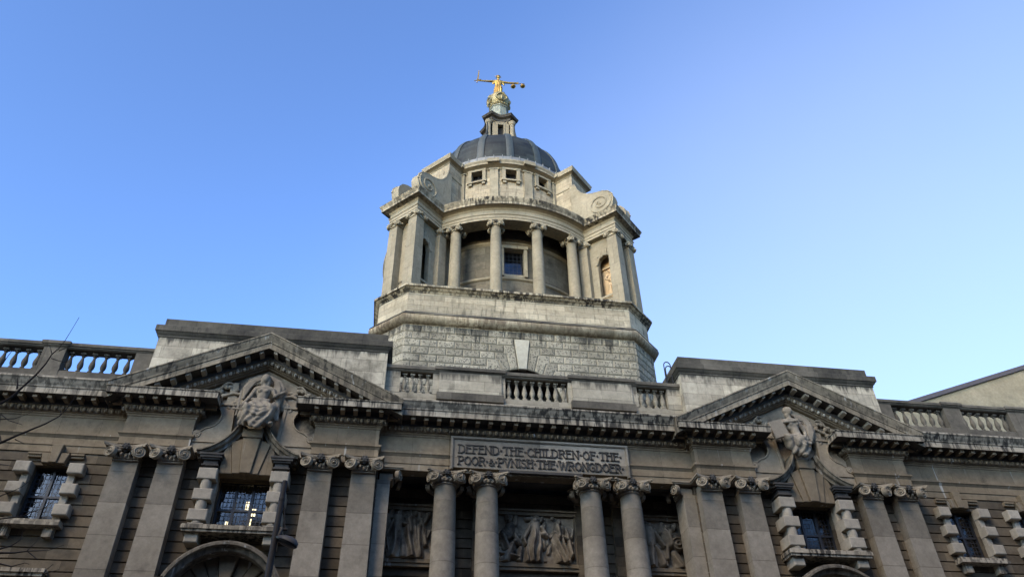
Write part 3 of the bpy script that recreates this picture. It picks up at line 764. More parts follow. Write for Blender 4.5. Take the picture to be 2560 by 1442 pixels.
def copy_tree(o, parent, loc):
    c = o.copy(); COL.objects.link(c); c.parent = parent
    if loc is not None: c.location = loc
    for ch in list(o.children): copy_tree(ch, c, None)
    return c
for sg in (-1, 1):
    for c in SIDE_W:
        if sg*c == -19.65: continue
        copy_tree(w0, CH, (sg*c, .78, 12.98)); copy_tree(w1, CH, (sg*c, .78, 7.92))
def swan(mb, sx):
    top = [(2.02, 15.93), (1.85, 15.97), (1.55, 16.11), (1.25, 16.31), (1.0, 16.54), (.80, 16.80), (.66, 17.06), (.58, 17.28)]
    prof = [(0, .36), (.05, .36), (.07, .30), (.16, .24), (.18, .10), (.30, .08), (.30, 0)]      # (down, project)
    n = len(top); vs = []; fs = []; k = len(prof)+2
    for i, (x, z) in enumerate(top):
        a = Vector(top[max(i-1, 0)]); b = Vector(top[min(i+1, n-1)]); e = (b-a).normalized(); nn = Vector((-e.y, e.x))
        if nn.y > 0: nn = -nn
        nn = Vector((e.y, -e.x)); nn = nn if nn.y < 0 else -nn
        vs.append((sx*x, .3, z))
        for d, pr in prof: vs.append((sx*(x+nn.x*d), -pr-.12, z+nn.y*d))
        vs.append((sx*(x+nn.x*.30), .3, z+nn.y*.30))
    for i in range(n-1):
        for a in range(k-1): fs.append((i*k+a, (i+1)*k+a, (i+1)*k+a+1, i*k+a+1))
    fs.append(tuple(range(k))); fs.append(tuple((n-1)*k+a for a in range(k)))
    mb.add(vs, fs)
def pav_window(cx, lamps):
    zb = 12.92
    w = window_unit('window', cx, 1.0, zb, 15.05, 3, .72, .98); Y = -.72
    for sx in (-1, 1):
        sm = MB()
        for za, zt in ((14.73, 15.19), (13.88, 14.33), (13.05, 13.50)):
            a, b = sorted((sx*1.03, sx*1.75)); blockbox(sm, a, b, -.40+Y, .5+Y, za-zb, zt-zb, .03)
        for za, zt in ((14.33, 14.73), (13.50, 13.88), (12.95, 13.05)):
            sm.lathe([(.20, za-zb), (.215, (za+zt)/2-zb), (.20, zt-zb)], 16, (sx*1.39, -.16+Y))
            a, b = sorted((sx*1.02, sx*1.5)); sm.box(a, b, .05+Y, .5+Y, za-zb, zt-zb)
        sm.box(*sorted((sx*1.10, sx*1.68)), -.36+Y, .4+Y, 12.86-zb, 12.95-zb)
        sm.build('blocked_colonnette', 'block', w)
    for sx in (-1, 1):
        sm = MB()
        for za, zt, h, f in ((15.19, 15.30, .24, .30), (15.30, 15.36, .33, .38), (15.36, 15.55, .27, .33), (15.55, 15.62, .35, .42), (15.62, 15.72, .42, .48), (15.72, 15.80, .46, .52)):
            sm.box(sx*1.39-h, sx*1.39+h, -f+Y, .4+Y, za-zb, zt-zb)
        sm.build('colonnette_cap', 'dark', w)
    for sx in (-1, 1): 
        sm = MB(); sm.xf = Matrix.Translation((0, Y, -zb)); swan(sm, sx)
        sm.build('swan_neck_hood', 'rake', w)
    sm = MB()
    def q(p): return [(x, z-zb) for x, z in p]
    sm.prism(q([(-.21, 15.08), (.21, 15.08), (.36, 16.62), (-.36, 16.62)]), -.34+Y, .3+Y, .02)
    sm.prism(q([(-.40, 16.62), (.40, 16.62), (.42, 17.02), (-.42, 17.02)]), -.40+Y, .3+Y, .02)
    for sx in (-1, 1):
        sm.prism(q([(sx*.22, 15.08), (sx*.50, 15.08), (sx*.78, 16.42), (sx*.37, 16.60)]), -.24+Y, .3+Y, .02)
        sm.prism(q([(sx*.51, 15.08), (sx*1.02, 15.08), (sx*1.04, 15.9), (sx*.98, 16.1), (sx*.79, 16.38)]), -.18+Y, .3+Y, .02)
        sm.box(*sorted((sx*1.02, sx*1.9)), .1+Y, .4+Y, 15.6-zb, 15.95-zb)
    sm.build('keystone_fan', 'trim', w)
    sm = MB(); sm.box(-1.86, 1.86, -.50+Y, .4+Y, 12.70-zb, 12.84-zb); sm.box(-1.82, 1.82, -.44+Y, .4+Y, 12.60-zb, 12.70-zb); sm.box(-1.84, 1.84, -.46+Y, .4+Y, 12.84-zb, 12.88-zb)
    sm.build('sill', 'cornice', w)
    for sx in (-1, 1):
        sm = MB(); blockbox(sm, sx*1.44-.25, sx*1.44+.25, -.28+Y, .4+Y, 12.24-zb, 12.60-zb); sm.build('bracket', 'block', w)
    for (lx, ly, lz, lw, lh) in lamps:
        l = MB(); l.box(lx-lw/2, lx+lw/2, ly, ly+.05, lz-lh/2, lz+lh/2); l.build('lit_lamp', 'lamp', w)
    # segmental arch hood below with radial voussoirs
    hd = MB(); cz, Ro, Ri = 9.98, 2.31, 1.96; n = 28; prof = [(Ro, .3), (Ro, -.45), (Ro-.05, -.47), (Ro-.08, -.55), (Ro-.17, -.55), (Ro-.19, -.38), (Ri+.05, -.34), (Ri, -.30), (Ri, .3)]
    vs = []; fs = []; k = len(prof)
    for i in range(n+1):
        a = R(-66)+R(132)*i/n
        for r_, y in prof: vs.append((cx+r_*math.sin(a), y, cz+r_*math.cos(a)))
    for i in range(n):
        for a in range(k-1): fs.append((i*k+a, i*k+a+1, (i+1)*k+a+1, (i+1)*k+a))
    fs.append(tuple(range(k))); fs.append(tuple(n*k+a for a in range(k))); hd.add(vs, fs)
    for sx in (-1, 1): hd.box(*sorted((cx+sx*1.8, cx+sx*2.45)), -.30, .42, 10.72, 10.92)
    hd.build('arch_hood', 'hood', CH)
    vo = MB(); seq = [-60, -42, -27, -11, 11, 27, 42, 60]
    for i in range(7):
        a0, a1 = R(seq[i]+.8), R(seq[i+1]-.8); pr = .18 if i == 3 else (.30 if i % 2 else .36)
        r0_, r1_ = 1.0, 1.99
        vo.prism([(cx+r0_*math.sin(a0), cz+r0_*math.cos(a0)), (cx+r0_*math.sin(a1), cz+r0_*math.cos(a1)), (cx+r1_*math.sin(a1), cz+r1_*math.cos(a1)), (cx+r1_*math.sin(a0), cz+r1_*math.cos(a0))], pr, .62, .02)
    vo.build('arch_voussoirs', 'trim', CH)
    g = MB(); g.box(cx-1.6, cx+1.6, .7, .8, 6.4, 11); g.build('lower_window', 'frame', CH)
    return w
pav_window(-12.2, [(-.02, 1.0, 1.6, .12, .42), (.30, .9, 1.32, .16, .3), (.22, 1.0, .95, .14, .26), (-.68, .9, .2, .62, .16), (-.72, 1.1, .85, .10, .24)])
pav_window(12.2, [])

# ---- pediments
def rake_sweep(mb, c, hw, za, zt, prof):
    """profile (y, dz) carried from one tip over the apex to the other"""
    k = len(prof); vs = []; fs = []
    for x, z in ((c-hw, zt), (c, za), (c+hw, zt)):
        for y, dz in prof: vs.append((x, y, z+dz))
    for i in range(2):
        for a in range(k-1): fs.append((i*k+a, (i+1)*k+a, (i+1)*k+a+1, i*k+a+1))
    fs.append(tuple(range(k))); fs.append(tuple(2*k+a for a in range(k))); mb.add(vs, fs)
for sg in (-1, 1):
    c = sg*12.2; hw, za, zt = 6.05, 21.50, 18.56; sl = (za-zt)/hw
    pd = thing_part('pediment', (0, 0, 0))
    mb = MB()
    rake_sweep(mb, c, hw, za, zt, [(.1, .03), (-.97, 0), (-1.0, -.02), (-1.0, -.08), (-.97, -.10), (-.93, -.22), (-.86, -.34), (-.83, -.40), (-.83, -.44), (-.79, -.46), (-.79, -.73), (-.76, -.73), (-.70, -.70), (-.24, -.70), (-.24, -.74), (.3, -.74)])
    for i in range(2):
        for a_ in range(11, 15): mb.m[i*15+a_] = 1  # rake soffit in the dark stone, soot and painted shade together
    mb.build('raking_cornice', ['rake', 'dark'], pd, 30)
    mb = MB()
    rake_sweep(mb, c, hw-.6, za-.72, zt+sl*.6-.72, [(.3, 0), (-.24, 0), (-.24, -.24), (-.20, -.26), (-.14, -.40), (-.06, -.44), (-.06, -.48), (.02, -.50), (.06, -.56), (.16, -.58), (.3, -.58)])
    for i in range(2):
        for a_ in (0, 1): mb.m[i*10+a_] = 2  # backing of the modillions darkened, shade painted over the soot
    mb.mi = 1
    for sx in (-1, 1):
        for j in range(10):
            x = sx*(.30+j*.56); z = za-.70-abs(x)*sl
            if abs(x) > 5.2: break
            mb.prism([(c+x-.085, z-.12+sx*.085*sl), (c+x+.085, z-.12-sx*.085*sl), (c+x+.085, z+.02-sx*.085*sl), (c+x-.085, z+.02+sx*.085*sl)], -.70, -.2)
        for j in range(20):
            x = sx*(.16+j*.27); z = za-1.07-abs(x)*sl
            if abs(x) > 5.0: break
            mb.ell((c+x, -.17, z), (.075, .08, .10), 7, 5)
            mb.add([(c+x+.10, -.12, z-.07-sx*.10*sl), (c+x+.135, -.22, z+.08-sx*.13*sl), (c+x+.17, -.12, z-.07-sx*.17*sl)], [(0, 1, 2)])
    mb.build('bed_moulding', ['trim', 'block', 'dark'], pd, 40)
    mb = MB(); mb.prism([(c-6.0, 18.3), (c+6.0, 18.3), (c, 21.2)], .22, .5); mb.prism([(c-2.5, 15.95), (c+2.5, 15.95), (c+2.5, 18.4), (c-2.5, 18.4)], .28, .5)
    mb.build('tympanum', 'relief', pd)
    # side panels with round scallops and moulded inner edges
    for sx in (-1, 1):
        mb = MB(); y0, y1 = -.02, .32
        cy_, cz_, rr = 2.05, 17.68, .58
        pts = [(2.46, 16.62), (.98, 16.62), (1.08, 18.2), (1.62, 18.2), (1.62, 18.14)]
        arc = []
        for i in range(15):
            a = R(135)-R(270)*i/14 if False else R(138-276*i/14)
            arc.append((cy_-rr*math.cos(a-math.pi/2+math.pi/2)*1.0 if False else cy_-rr*math.sin(math.pi/2-a+math.pi/2)*0, 0))
        cut = []
        for i in range(17):
            a = R(112)+R(148)*i/16          # from top of the scallop round its inner side to the bottom
            cut.append((cy_+rr*math.cos(a), cz_+rr*math.sin(a)))
        poly = [(.98, 16.62), (1.08, 18.2), (1.80, 18.2)]+cut+[(2.1, 17.0), (2.46, 16.9), (2.46, 16.62)]
        poly = [(c+sx*x, z) for x, z in poly]
        # triangulated as a strip from the inner edge for a clean concave cap
        mb.prism(poly, y0, y1)
        mb.prism([(c+sx*x, z) for x, z in [(.92, 16.62), (1.04, 16.62), (1.14, 18.2), (1.02, 18.2)]], -.07, .3)
        mb.prism([(c+sx*x, z) for x, z in [(1.0, 18.2), (1.75, 18.2), (1.75, 18.28), (1.0, 18.28)]], -.10, .3)
        mb.prism([(c+sx*x, z) for x, z in [(.9, 16.45), (2.46, 16.45), (2.46, 16.62), (.9, 16.62)]], -.08, .3)
        mb.prism([(c+sx*x, z) for x, z in [(.9, 16.0), (2.46, 16.0), (2.46, 16.45), (.9, 16.45)]], -.03, .3)
        pts = []
        for i in range(21):
            a = R(112)+R(150)*i/20; pts.append((c+sx*(cy_+(rr-.01)*math.cos(a)), -.03, cz_+(rr-.01)*math.sin(a)))
        pts += [(c+sx*(2.2), -.03, 16.92+.02)]
        mb.tube(pts, .035, 6)
        volute(mb, (c+sx*2.3, -.02, 16.83), .16, .05, (0, -1, 0), sx, 20, 8)
        # upper pier beside the figure
        mb.prism([(c+sx*x, z) for x, z in [(1.04, 18.28), (1.46, 18.28), (1.42, 19.25), (1.30, 19.42), (1.12, 19.42)]], .08, .3)
        mb.build('side_panel', 'carve', pd)
        # ribbon and foliage in the corner of the tympanum
        rb = MB(); P = []
        for i in range(14):
            t = i/13; P.append((c+sx*(1.35+1.5*t), .12-.06*math.sin(t*9), 19.35-.75*t+.13*math.sin(t*11)))
        rb.tube(P, [.09*(1-.5*abs(2*i/13-1)) for i in range(14)], 7)
        for i in range(9):
            t = i/8; rb.ell((c+sx*(1.45+1.3*t), .10, 19.18-.62*t+.1*math.sin(i*2.3)), (.13, .09, .10), 8, 6, Matrix.Rotation(i, 3, 'Y'))
        rb.build('carved_ribbon', 'carve', pd)
    # seated allegorical figure
    def fold_fn(top, amp, fx, cx=c):
        def f(co):
            m = np.clip((top-co[:, 2])/.25, 0, 1)
            return m*amp*np.sin(fx*(co[:, 0]-cx)+6*np.sin(3.1*co[:, 2])+4*co[:, 2])
        return f
    def bolder(pr, kt=1.16 if sg < 0 else 1.02):
        out = []
        for i, p in enumerate(pr):
            if p[0] == 'e':
                k = 1.38 if i < 5 else 1.12; out.append(('e', p[1], tuple(r_*k for r_ in p[2])))
            else: out.append(('t', p[1], [r_*kt for r_ in p[2]]))
        return out
    X = lambda x, y, z: (c+x, y, z)
    if sg < 0:
        pr = [('e', X(.07, -.42, 19.40), (.125, .14, .17)), ('e', X(.07, -.36, 19.46), (.15, .15, .14)), ('e', X(-.07, -.38, 19.30), (.055, .07, .15)), ('e', X(.21, -.38, 19.28), (.06, .08, .18)),
              ('e', X(.065, -.56, 19.385), (.022, .035, .045)), ('t', [X(.07, -.40, 19.24), X(.08, -.36, 19.08)], [.075, .09]),
              ('t', [X(-.20, -.34, 18.93), X(.10, -.36, 18.95), X(.40, -.34, 18.92)], [.11, .13, .11]), ('e', X(.08, -.34, 18.72), (.26, .19, .26)), ('e', X(-.04, -.50, 18.76), (.095, .08, .09)), ('e', X(.20, -.50, 18.76), (.095, .08, .09)),
              ('t', [X(.07, -.34, 18.55), X(.06, -.34, 18.30), X(.05, -.36, 18.10)], [.20, .21, .28]),
              ('t', [X(-.27, -.34, 18.90), X(-.42, -.38, 18.50), X(-.66, -.52, 18.02)], [.095, .085, .06]),
              ('t', [X(.46, -.34, 18.88), X(.60, -.40, 18.58), X(.92, -.42, 18.78)], [.095, .085, .06]),
              ('t', [X(-.10, -.40, 18.05), X(-.38, -.72, 17.80), X(-.34, -.62, 17.22)], [.25, .20, .15]),
              ('t', [X(.22, -.40, 18.05), X(.58, -.66, 17.86), X(.42, -.58, 17.24)], [.25, .20, .16]),
              ('t', [X(-.42, -.62, 17.55), X(.0, -.66, 17.40), X(.50, -.60, 17.52)], [.13, .16, .14]), ('t', [X(-.62, -.45, 17.75), X(-.55, -.5, 17.45)], [.12, .16]), ('t', [X(.72, -.4, 18.0), X(.80, -.4, 17.5)], [.14, .10]),
              ('e', X(-.32, -.72, 17.12), (.10, .18, .07)), ('e', X(.66, -.66, 17.12), (.13, .14, .06)),
              ('t', [X(-.72, -.10, 18.55), X(-.80, -.08, 19.05), X(-.62, -.08, 19.45), X(-.28, -.10, 19.66), X(.20, -.10, 19.68), X(.60, -.08, 19.48), X(.82, -.08, 19.12), X(.70, -.12, 18.62), X(.72, -.2, 18.2)], [.06, .09, .09, .08, .08, .09, .11, .13, .12])]
        pr += [('e', X(.10, -.48, 17.72), (.62, .30, .42)), ('e', X(-.02, -.50, 17.38), (.55, .28, .24))]
        for k in range(6):
            sg_ = .12+.13*k; za_ = 18.02-.06*k; yk = -.74-.03*(k % 3)
            pr.append(('t', [X(-.46+1.12*t/10, yk-.06*math.sin(math.pi*t/10), za_-(.10+sg_)*math.sin(math.pi*t/10)**.8+.04*t/10) for t in range(11)], [.045+.025*math.sin(math.pi*t/10) for t in range(11)]))
        for k in range(4):
            pr.append(('t', [X(-.50+.22*k+.05*math.sin(t), -.60-.04*(k % 2), 17.55-.09*t) for t in range(6)], [.06, .07, .075, .08, .085, .09]))
        for k in range(3):
            q_ = .10+.10*k
            pr.append(('t', [X(-.72-.02*k, -.2, 18.50), X(-.84+q_, -.22, 19.05), X(-.66+q_, -.22, 19.36), X(-.30+q_*.7, -.22, 19.58-q_*.3)], [.05, .06, .05, .04]))
            pr.append(('t', [X(.26, -.22, 19.62-q_*.4), X(.62-q_*.6, -.22, 19.40), X(.80-q_, -.22, 19.10), X(.74-q_*.4, -.24, 18.55)], [.04, .05, .06, .06]))
        pr += [('t', [X(-.28, -.50, 18.32), X(.06, -.56, 18.24), X(.38, -.50, 18.30)], [.07, .09, .07])]
        fig = sculpt('carved_figure', bolder(pr), 'figure', pd, .028, 1, fold_fn(18.25, .03, 19))
        mb = MB(); mb.prism([(c-.83, 17.78), (c-.75, 17.78), (c-.75, 18.62), (c-.79, 18.72), (c-.83, 18.62)], -.62, -.56); mb.box(c-.98, c-.60, -.64, -.55, 17.74, 17.80); mb.box(c-.82, c-.76, -.62, -.56, 17.52, 17.74); mb.ell((c-.79, -.59, 17.49), .055)
        mb.build('carved_sword', 'figure', pd)
        hands = [((-.66, -.55, 17.99), (-.4, -.5, -.6)), ((.95, -.43, 18.80), (.9, -.1, .2))]
    else:
        pr = [('e', X(-.18, -.42, 19.50), (.12, .14, .17)), ('e', X(-.24, -.36, 19.56), (.155, .15, .15)), ('e', X(-.28, -.34, 19.36), (.09, .10, .14)), ('e', X(-.10, -.54, 19.48), (.03, .04, .05)),
              ('t', [X(-.20, -.40, 19.36), X(-.22, -.36, 19.14)], [.085, .10]),
              ('t', [X(-.56, -.34, 18.98), X(-.22, -.36, 19.03), X(.16, -.34, 19.02)], [.11, .14, .12]), ('e', X(-.14, -.34, 18.76), (.28, .20, .28)), ('e', X(.02, -.52, 18.82), (.10, .09, .10)), ('e', X(-.28, -.50, 18.80), (.10, .08, .10)),
              ('t', [X(-.10, -.34, 18.6), X(-.06, -.34, 18.34), X(-.06, -.36, 18.12)], [.21, .21, .28]),
              ('t', [X(-.58, -.36, 18.98), X(-.62, -.50, 18.86), X(-.02, -.62, 18.92)], [.10, .075, .05]), ('t', [X(.20, -.34, 18.98), X(.40, -.34, 18.5), X(.30, -.5, 18.2)], [.10, .09, .07]),
              ('t', [X(-.20, -.40, 18.05), X(-.72, -.74, 17.92), X(-.50, -.60, 17.34)], [.26, .20, .15]),
              ('t', [X(.10, -.40, 18.02), X(-.18, -.78, 17.84), X(-.06, -.60, 17.22)], [.25, .20, .15]),
              ('t', [X(-.55, -.62, 17.50), X(-.25, -.62, 17.32), X(.05, -.55, 17.30)], [.11, .13, .12]), ('t', [X(.30, -.36, 18.1), X(.22, -.5, 17.6), X(.10, -.5, 17.25)], [.16, .17, .13]),
              ('e', X(-.12, -.72, 17.10), (.12, .16, .07)),
              ('t', [X(.12, -.14, 19.42), X(.55, -.10, 19.42), X(.90, -.08, 19.15), X(.98, -.10, 18.70), X(.78, -.14, 18.3), X(.58, -.2, 18.0)], [.07, .09, .10, .11, .13, .12]),
              ('t', [X(.40, -.08, 18.9), X(.7, -.06, 18.6), X(.66, -.1, 18.2)], [.16, .18, .15])]
        pr += [('e', X(-.22, -.46, 17.80), (.52, .30, .38)), ('e', X(-.12, -.48, 17.42), (.42, .26, .26))]
        for k in range(6):
            u_ = k/5; yk = -.72-.04*(k % 3)
            pr.append(('t', [X(-.66+.20*u_+(.62+.10*u_)*t/8, yk-.06*math.sin(math.pi*t/8), 18.02-.08*u_-(.62-.34*u_)*t/8-.10*math.sin(math.pi*t/8)) for t in range(9)], [.045+.025*math.sin(math.pi*t/8) for t in range(9)]))
        for k in range(4):
            pr.append(('t', [X(.34-.13*k, -.44-.05*(k % 2), 18.20-.05*k), X(.30-.12*k, -.58, 17.80), X(.14-.10*k, -.60, 17.30)], [.055, .07, .06]))
        for k in range(3):
            q_ = .09*k
            pr.append(('t', [X(.15, -.24, 19.36-q_), X(.55, -.20, 19.34-q_), X(.86-q_, -.20, 19.05-q_), X(.90-q_*1.3, -.22, 18.6), X(.72-q_, -.26, 18.2)], [.04, .05, .06, .06, .05]))
        fig = sculpt('carved_figure', bolder(pr), 'figure', pd, .028, 1, fold_fn(18.3, .03, 19))
        mb = MB(); mb.prism([(c-1.52, 18.68), (c-.84, 18.92), (c-.60, 18.10), (c-1.34, 17.84)], -.72, -.60, .02); bevel(mb.build('carved_tablet', 'figure', pd), .02)
        hands = [((-.95, -.62, 18.84), (-.5, -.2, -.5)), ((.0, -.66, 18.92), (.8, -.1, .1))]
    dr_ = []
    for sx in (-1, 1):
        for k in range(5):
            a_ = .55+.16*k
            dr_.append(('t', [X(sx*(a_-.15), .06, 19.30-.22*k), X(sx*(a_+.12), .02, 18.95-.20*k), X(sx*(a_+.06), .04, 18.50-.10*k), X(sx*(a_-.10+.1*math.sin(k*2)), .08, 18.15)], [.06, .09, .10, .07]))
        for k in range(6): dr_.append(('e', X(sx*(1.15+.16*k), .12, 19.05-.11*k+.05*math.sin(k*2.4)), (.13, .11, .10)))
        dr_.append(('t', [X(sx*.8, .02, 18.80), X(sx*1.25, .04, 18.86), X(sx*1.75, .08, 18.66)], [.08, .07, .05]))
    sculpt('carved_drapery', dr_, 'carve', pd, .032, 1)
    hb = MB()
    for (hx, hy, hz), d in hands:
        d = Vector(d).normalized(); p = Vector((c+hx, hy, hz)); sd_ = d.cross(Vector((0, -1, .01))).normalized()
        hb.ell(p, (.05, .045, .055), 8, 6)
        for i in range(4):
            q = p+sd_*(.03*(i-1.5)); l = (.10, .12, .115, .09)[i]
            hb.tube([q, q+d*l*.55+Vector((0, -.015, 0)), q+d*l+Vector((0, .015, -.01))], [.016, .015, .011], 6)
        hb.tube([p-sd_*.04, p-sd_*.085+d*.04, p-sd_*.08+d*.08], [.018, .016, .012], 6)
    hb.build('carved_hand', 'figure', pd)

# ---- attic blocks behind the pediments
for sg in (-1, 1):
    c = sg*12.1; hw = 5.06
    ab = thing_part('attic_block', (0, 0, 0))
    mb = MB(); mb.prism([(c-hw, 18.45), (c-hw, 21.42), (c+hw, 21.42), (c+hw, 18.45), (sg*12.2, 20.9)], -.10, .9); mb.box(c-hw, c+hw, .9, 5, 18.45, 21.42)
    mb.build('attic_wall', 'attic', ab, uvs=(0, .12))
    mb = MB(); mb.sweep([(c-hw, 5), (c-hw, -.10), (c+hw, -.10), (c+hw, 5)], [(0, 21.40), (.04, 21.42), (.04, 21.50), (.10, 21.54), (.16, 21.64), (.20, 21.66), (.20, 21.94), (.17, 21.97), (-.05, 22.02)])
    mb.build('attic_cornice', 'attic_top', ab)
    mb = MB(); mb.box(c-hw+.06, c+hw-.06, -.04, 4.9, 21.98, 22.46); mb.build('attic_parapet', 'attic_top', ab)

# ---- balustrades
def baluster_mesh():
    mb = MB(); h = 1.08
    mb.box(-.105, .105, -.105, .105, 0, .10); mb.box(-.105, .105, -.105, .105, h-.10, h)
    mb.lathe([(.07, .10), (.10, .13), (.10, .17), (.06, .21), (.075, .26), (.115, .36), (.125, .46), (.11, .56), (.075, .70), (.055, .82), (.052, .88), (.085, .91), (.085, .94), (.06, .96), (.06, .98)], 14)
    return mb
b0 = {}
def balusters(parent, xs, y, z, mat='bal'):
    for x in xs:
        if mat not in b0:
            b0[mat] = baluster_mesh().build('baluster', mat, parent); o = b0[mat]
        else: o = dup(b0[mat], parent)
        o.location = (x, y, z)
BY = .30
bl = thing_part('balustrade', (0, 0, 0))
mb = MB()                                    # plinth, panels and piers
mb.sweep([(-7.04, BY), (7.04, BY)], [(-.7, 18.82), (.22, 18.82), (.22, 18.86), (.10, 19.25), (.06, 19.27), (.06, 19.30), (0, 19.32), (0, 19.62), (-.7, 19.62)])
for sx in (-1, 1):
    a, b = sorted((sx*1.68, sx*4.61)); mb.box(a, b, BY-.10, BY+.5, 19.62, 20.80); 
    for a, b in ((1.50, 1.68), (4.61, 4.88), (6.38, 7.04)):
        a, b = sorted((sx*a, sx*b)); mb.box(a, b, BY-.02, BY+.42, 19.62, 20.74)
mb.build('parapet_panel', 'bal', bl, uvs=(.4, .12))
mb = MB()
for sx in (-1, 1):
    a, b = sorted((sx*1.60, sx*4.69)); mb = MB(); mb.box(a, b, BY-.22, BY+.3, 19.28, 19.66); mb.build('plinth_block', 'balsoot', bl)
mb = MB(); rp = [(-.5, 20.72), (.02, 20.72), (.08, 20.77), (.08, 20.80), (.14, 20.83), (.14, 20.97), (.10, 21.02), (-.5, 21.05)]
mb.sweep([(-7.04, BY), (7.04, BY)], rp)
for sx in (-1, 1):
    a, b = sorted((sx*1.62, sx*4.67)); mb.sweep([(a, BY+.4), (a, BY-.06), (b, BY-.06), (b, BY+.4)], [(o, z+.06) for o, z in rp])
mb.build('rail', 'balsoot', bl)
balusters(bl, [-6.18+.36*i for i in range(4)], BY+.2, 19.63)
balusters(bl, [5.10+.36*i for i in range(4)], BY+.2, 19.63)
balusters(bl, [-1.31+.374*i for i in range(8)], BY+.2, 19.63)
for sg in (-1, 1):
    bl = thing_part('balustrade', (0, 0, 0)); Y = .12
    a, b = (-40, -17.1) if sg < 0 else (17.1, 40)
    mb = MB(); mb.sweep([(a, Y), (b, Y)], [(-.6, 18.82), (.30, 18.82), (.28, 18.90), (.16, 19.16), (.10, 19.18), (.10, 19.42), (.06, 19.46), (-.6, 19.46)])
    piers = [17.5, 21.26, 24.86, 28.46, 32.06, 35.66]
    for p in piers: 
        w = .46 if p > 18 else .42
        mb.box(sg*p-w, sg*p+w, Y-.06, Y+.45, 19.46, 20.60)
        mb.box(sg*p-w-.05, sg*p+w+.05, Y-.12, Y+.45, 19.16, 19.60) if p > 18 else None
    mb.build('parapet_plinth', 'balsoot', bl)
    mb = MB(); rp = [(-.5, 20.58), (.02, 20.58), (.08, 20.63), (.08, 20.67), (.13, 20.69), (.13, 20.82), (.09, 20.86), (-.5, 20.88)]
    mb.sweep([(a, Y), (b, Y)], rp)
    for p in piers[1:]: mb.sweep([(sg*p-.46, Y+.4), (sg*p-.46, Y-.06), (sg*p+.46, Y-.06), (sg*p+.46, Y+.4)], [(o, z+.05) for o, z in rp])
    mb.build('rail', 'balsoot', bl)
    for i in range(5):
        s0, s1 = piers[i], piers[i+1]
        lo = s0+(.42 if i == 0 else .46)+.2; hi = s1-.46-.2
        balusters(bl, [sg*(lo+(hi-lo)*j/5) for j in range(6)] if i else [sg*(lo+.1+(hi-lo-.1)*j/5) for j in range(6)], Y+.22, 19.465, 'balsoot')
# roof behind the parapets and the block of the building
mb = MB(); mb.box(-40, 40, 4, 30, 0, 19.0); mb.box(-40, 40, .97, 4, 17.0, 19.0); mb.box(-7.05, 7.05, 2.9, 4, 0, 17.0); mb.build('roof', 'lead', CH)

#==================================================================== THE DOMED TOWER
TW = thing('domed_tower', 'tall pale stone tower with an open colonnade and a dark ribbed dome', 'tower')
YT = 11.97
def octa(dl):
    d = 8.05+dl; a = 6.43+.4142*dl
    pts = [(a, -d), (d, -a), (d, a), (a, d), (-a, d), (-d, a), (-d, -a), (-a, -d)]
    return [(x, YT+y) for x, y in pts]        # counter-clockwise seen from above
# plain core, then vermiculated blocks
mb = MB(); o8 = octa(-.08); yf_ = o8[0][1]*0+o8[7][1]
mb.prism_h(o8, 23.66, 26.1); mb.prism_h(o8+[(-2.11, yf_), (-2.11, yf_+2.2), (2.11, yf_+2.2), (2.11, yf_)], 18.0, 23.655)
core = mb.build('tower_base', 'tower_dark', TW)
def face_xf(p, q):
    e = (Vector(q)-Vector(p)).normalized(); return Matrix.Translation((p[0], p[1], 0)) @ Matrix.Rotation(math.atan2(e.y, e.x), 4, 'Z'), (Vector(q)-Vector(p)).length
o8 = octa(0)
blk = MB(); CHT = .474; ZT = 26.06
def blocks(mb, w, rows, skip=None, bw=.94):
    for r_ in range(rows):
        z1 = ZT-r_*CHT; z0 = z1-CHT; off = (bw/2 if r_ % 2 else 0); n = round(w/bw); b = w/n
        xs = [0]+[b*(i+(.5 if r_ % 2 else 1)) for i in range(n)]+[w]
        xs = sorted(set(round(x, 4) for x in xs if x <= w+1e-6))
        for i in range(len(xs)-1):
            x0_, x1_ = xs[i], xs[i+1]
            if x1_-x0_ < .12: continue
            segs = [(x0_, x1_)]
            if skip: segs = skip(r_, x0_, x1_)
            for a, b_ in segs:
                if b_-a > .15: mb.prism([(a+.006, z0+.006), (b_-.006, z0+.006), (b_-.006, z1-.006), (a+.006, z1-.006)], -.03, .1, .06)
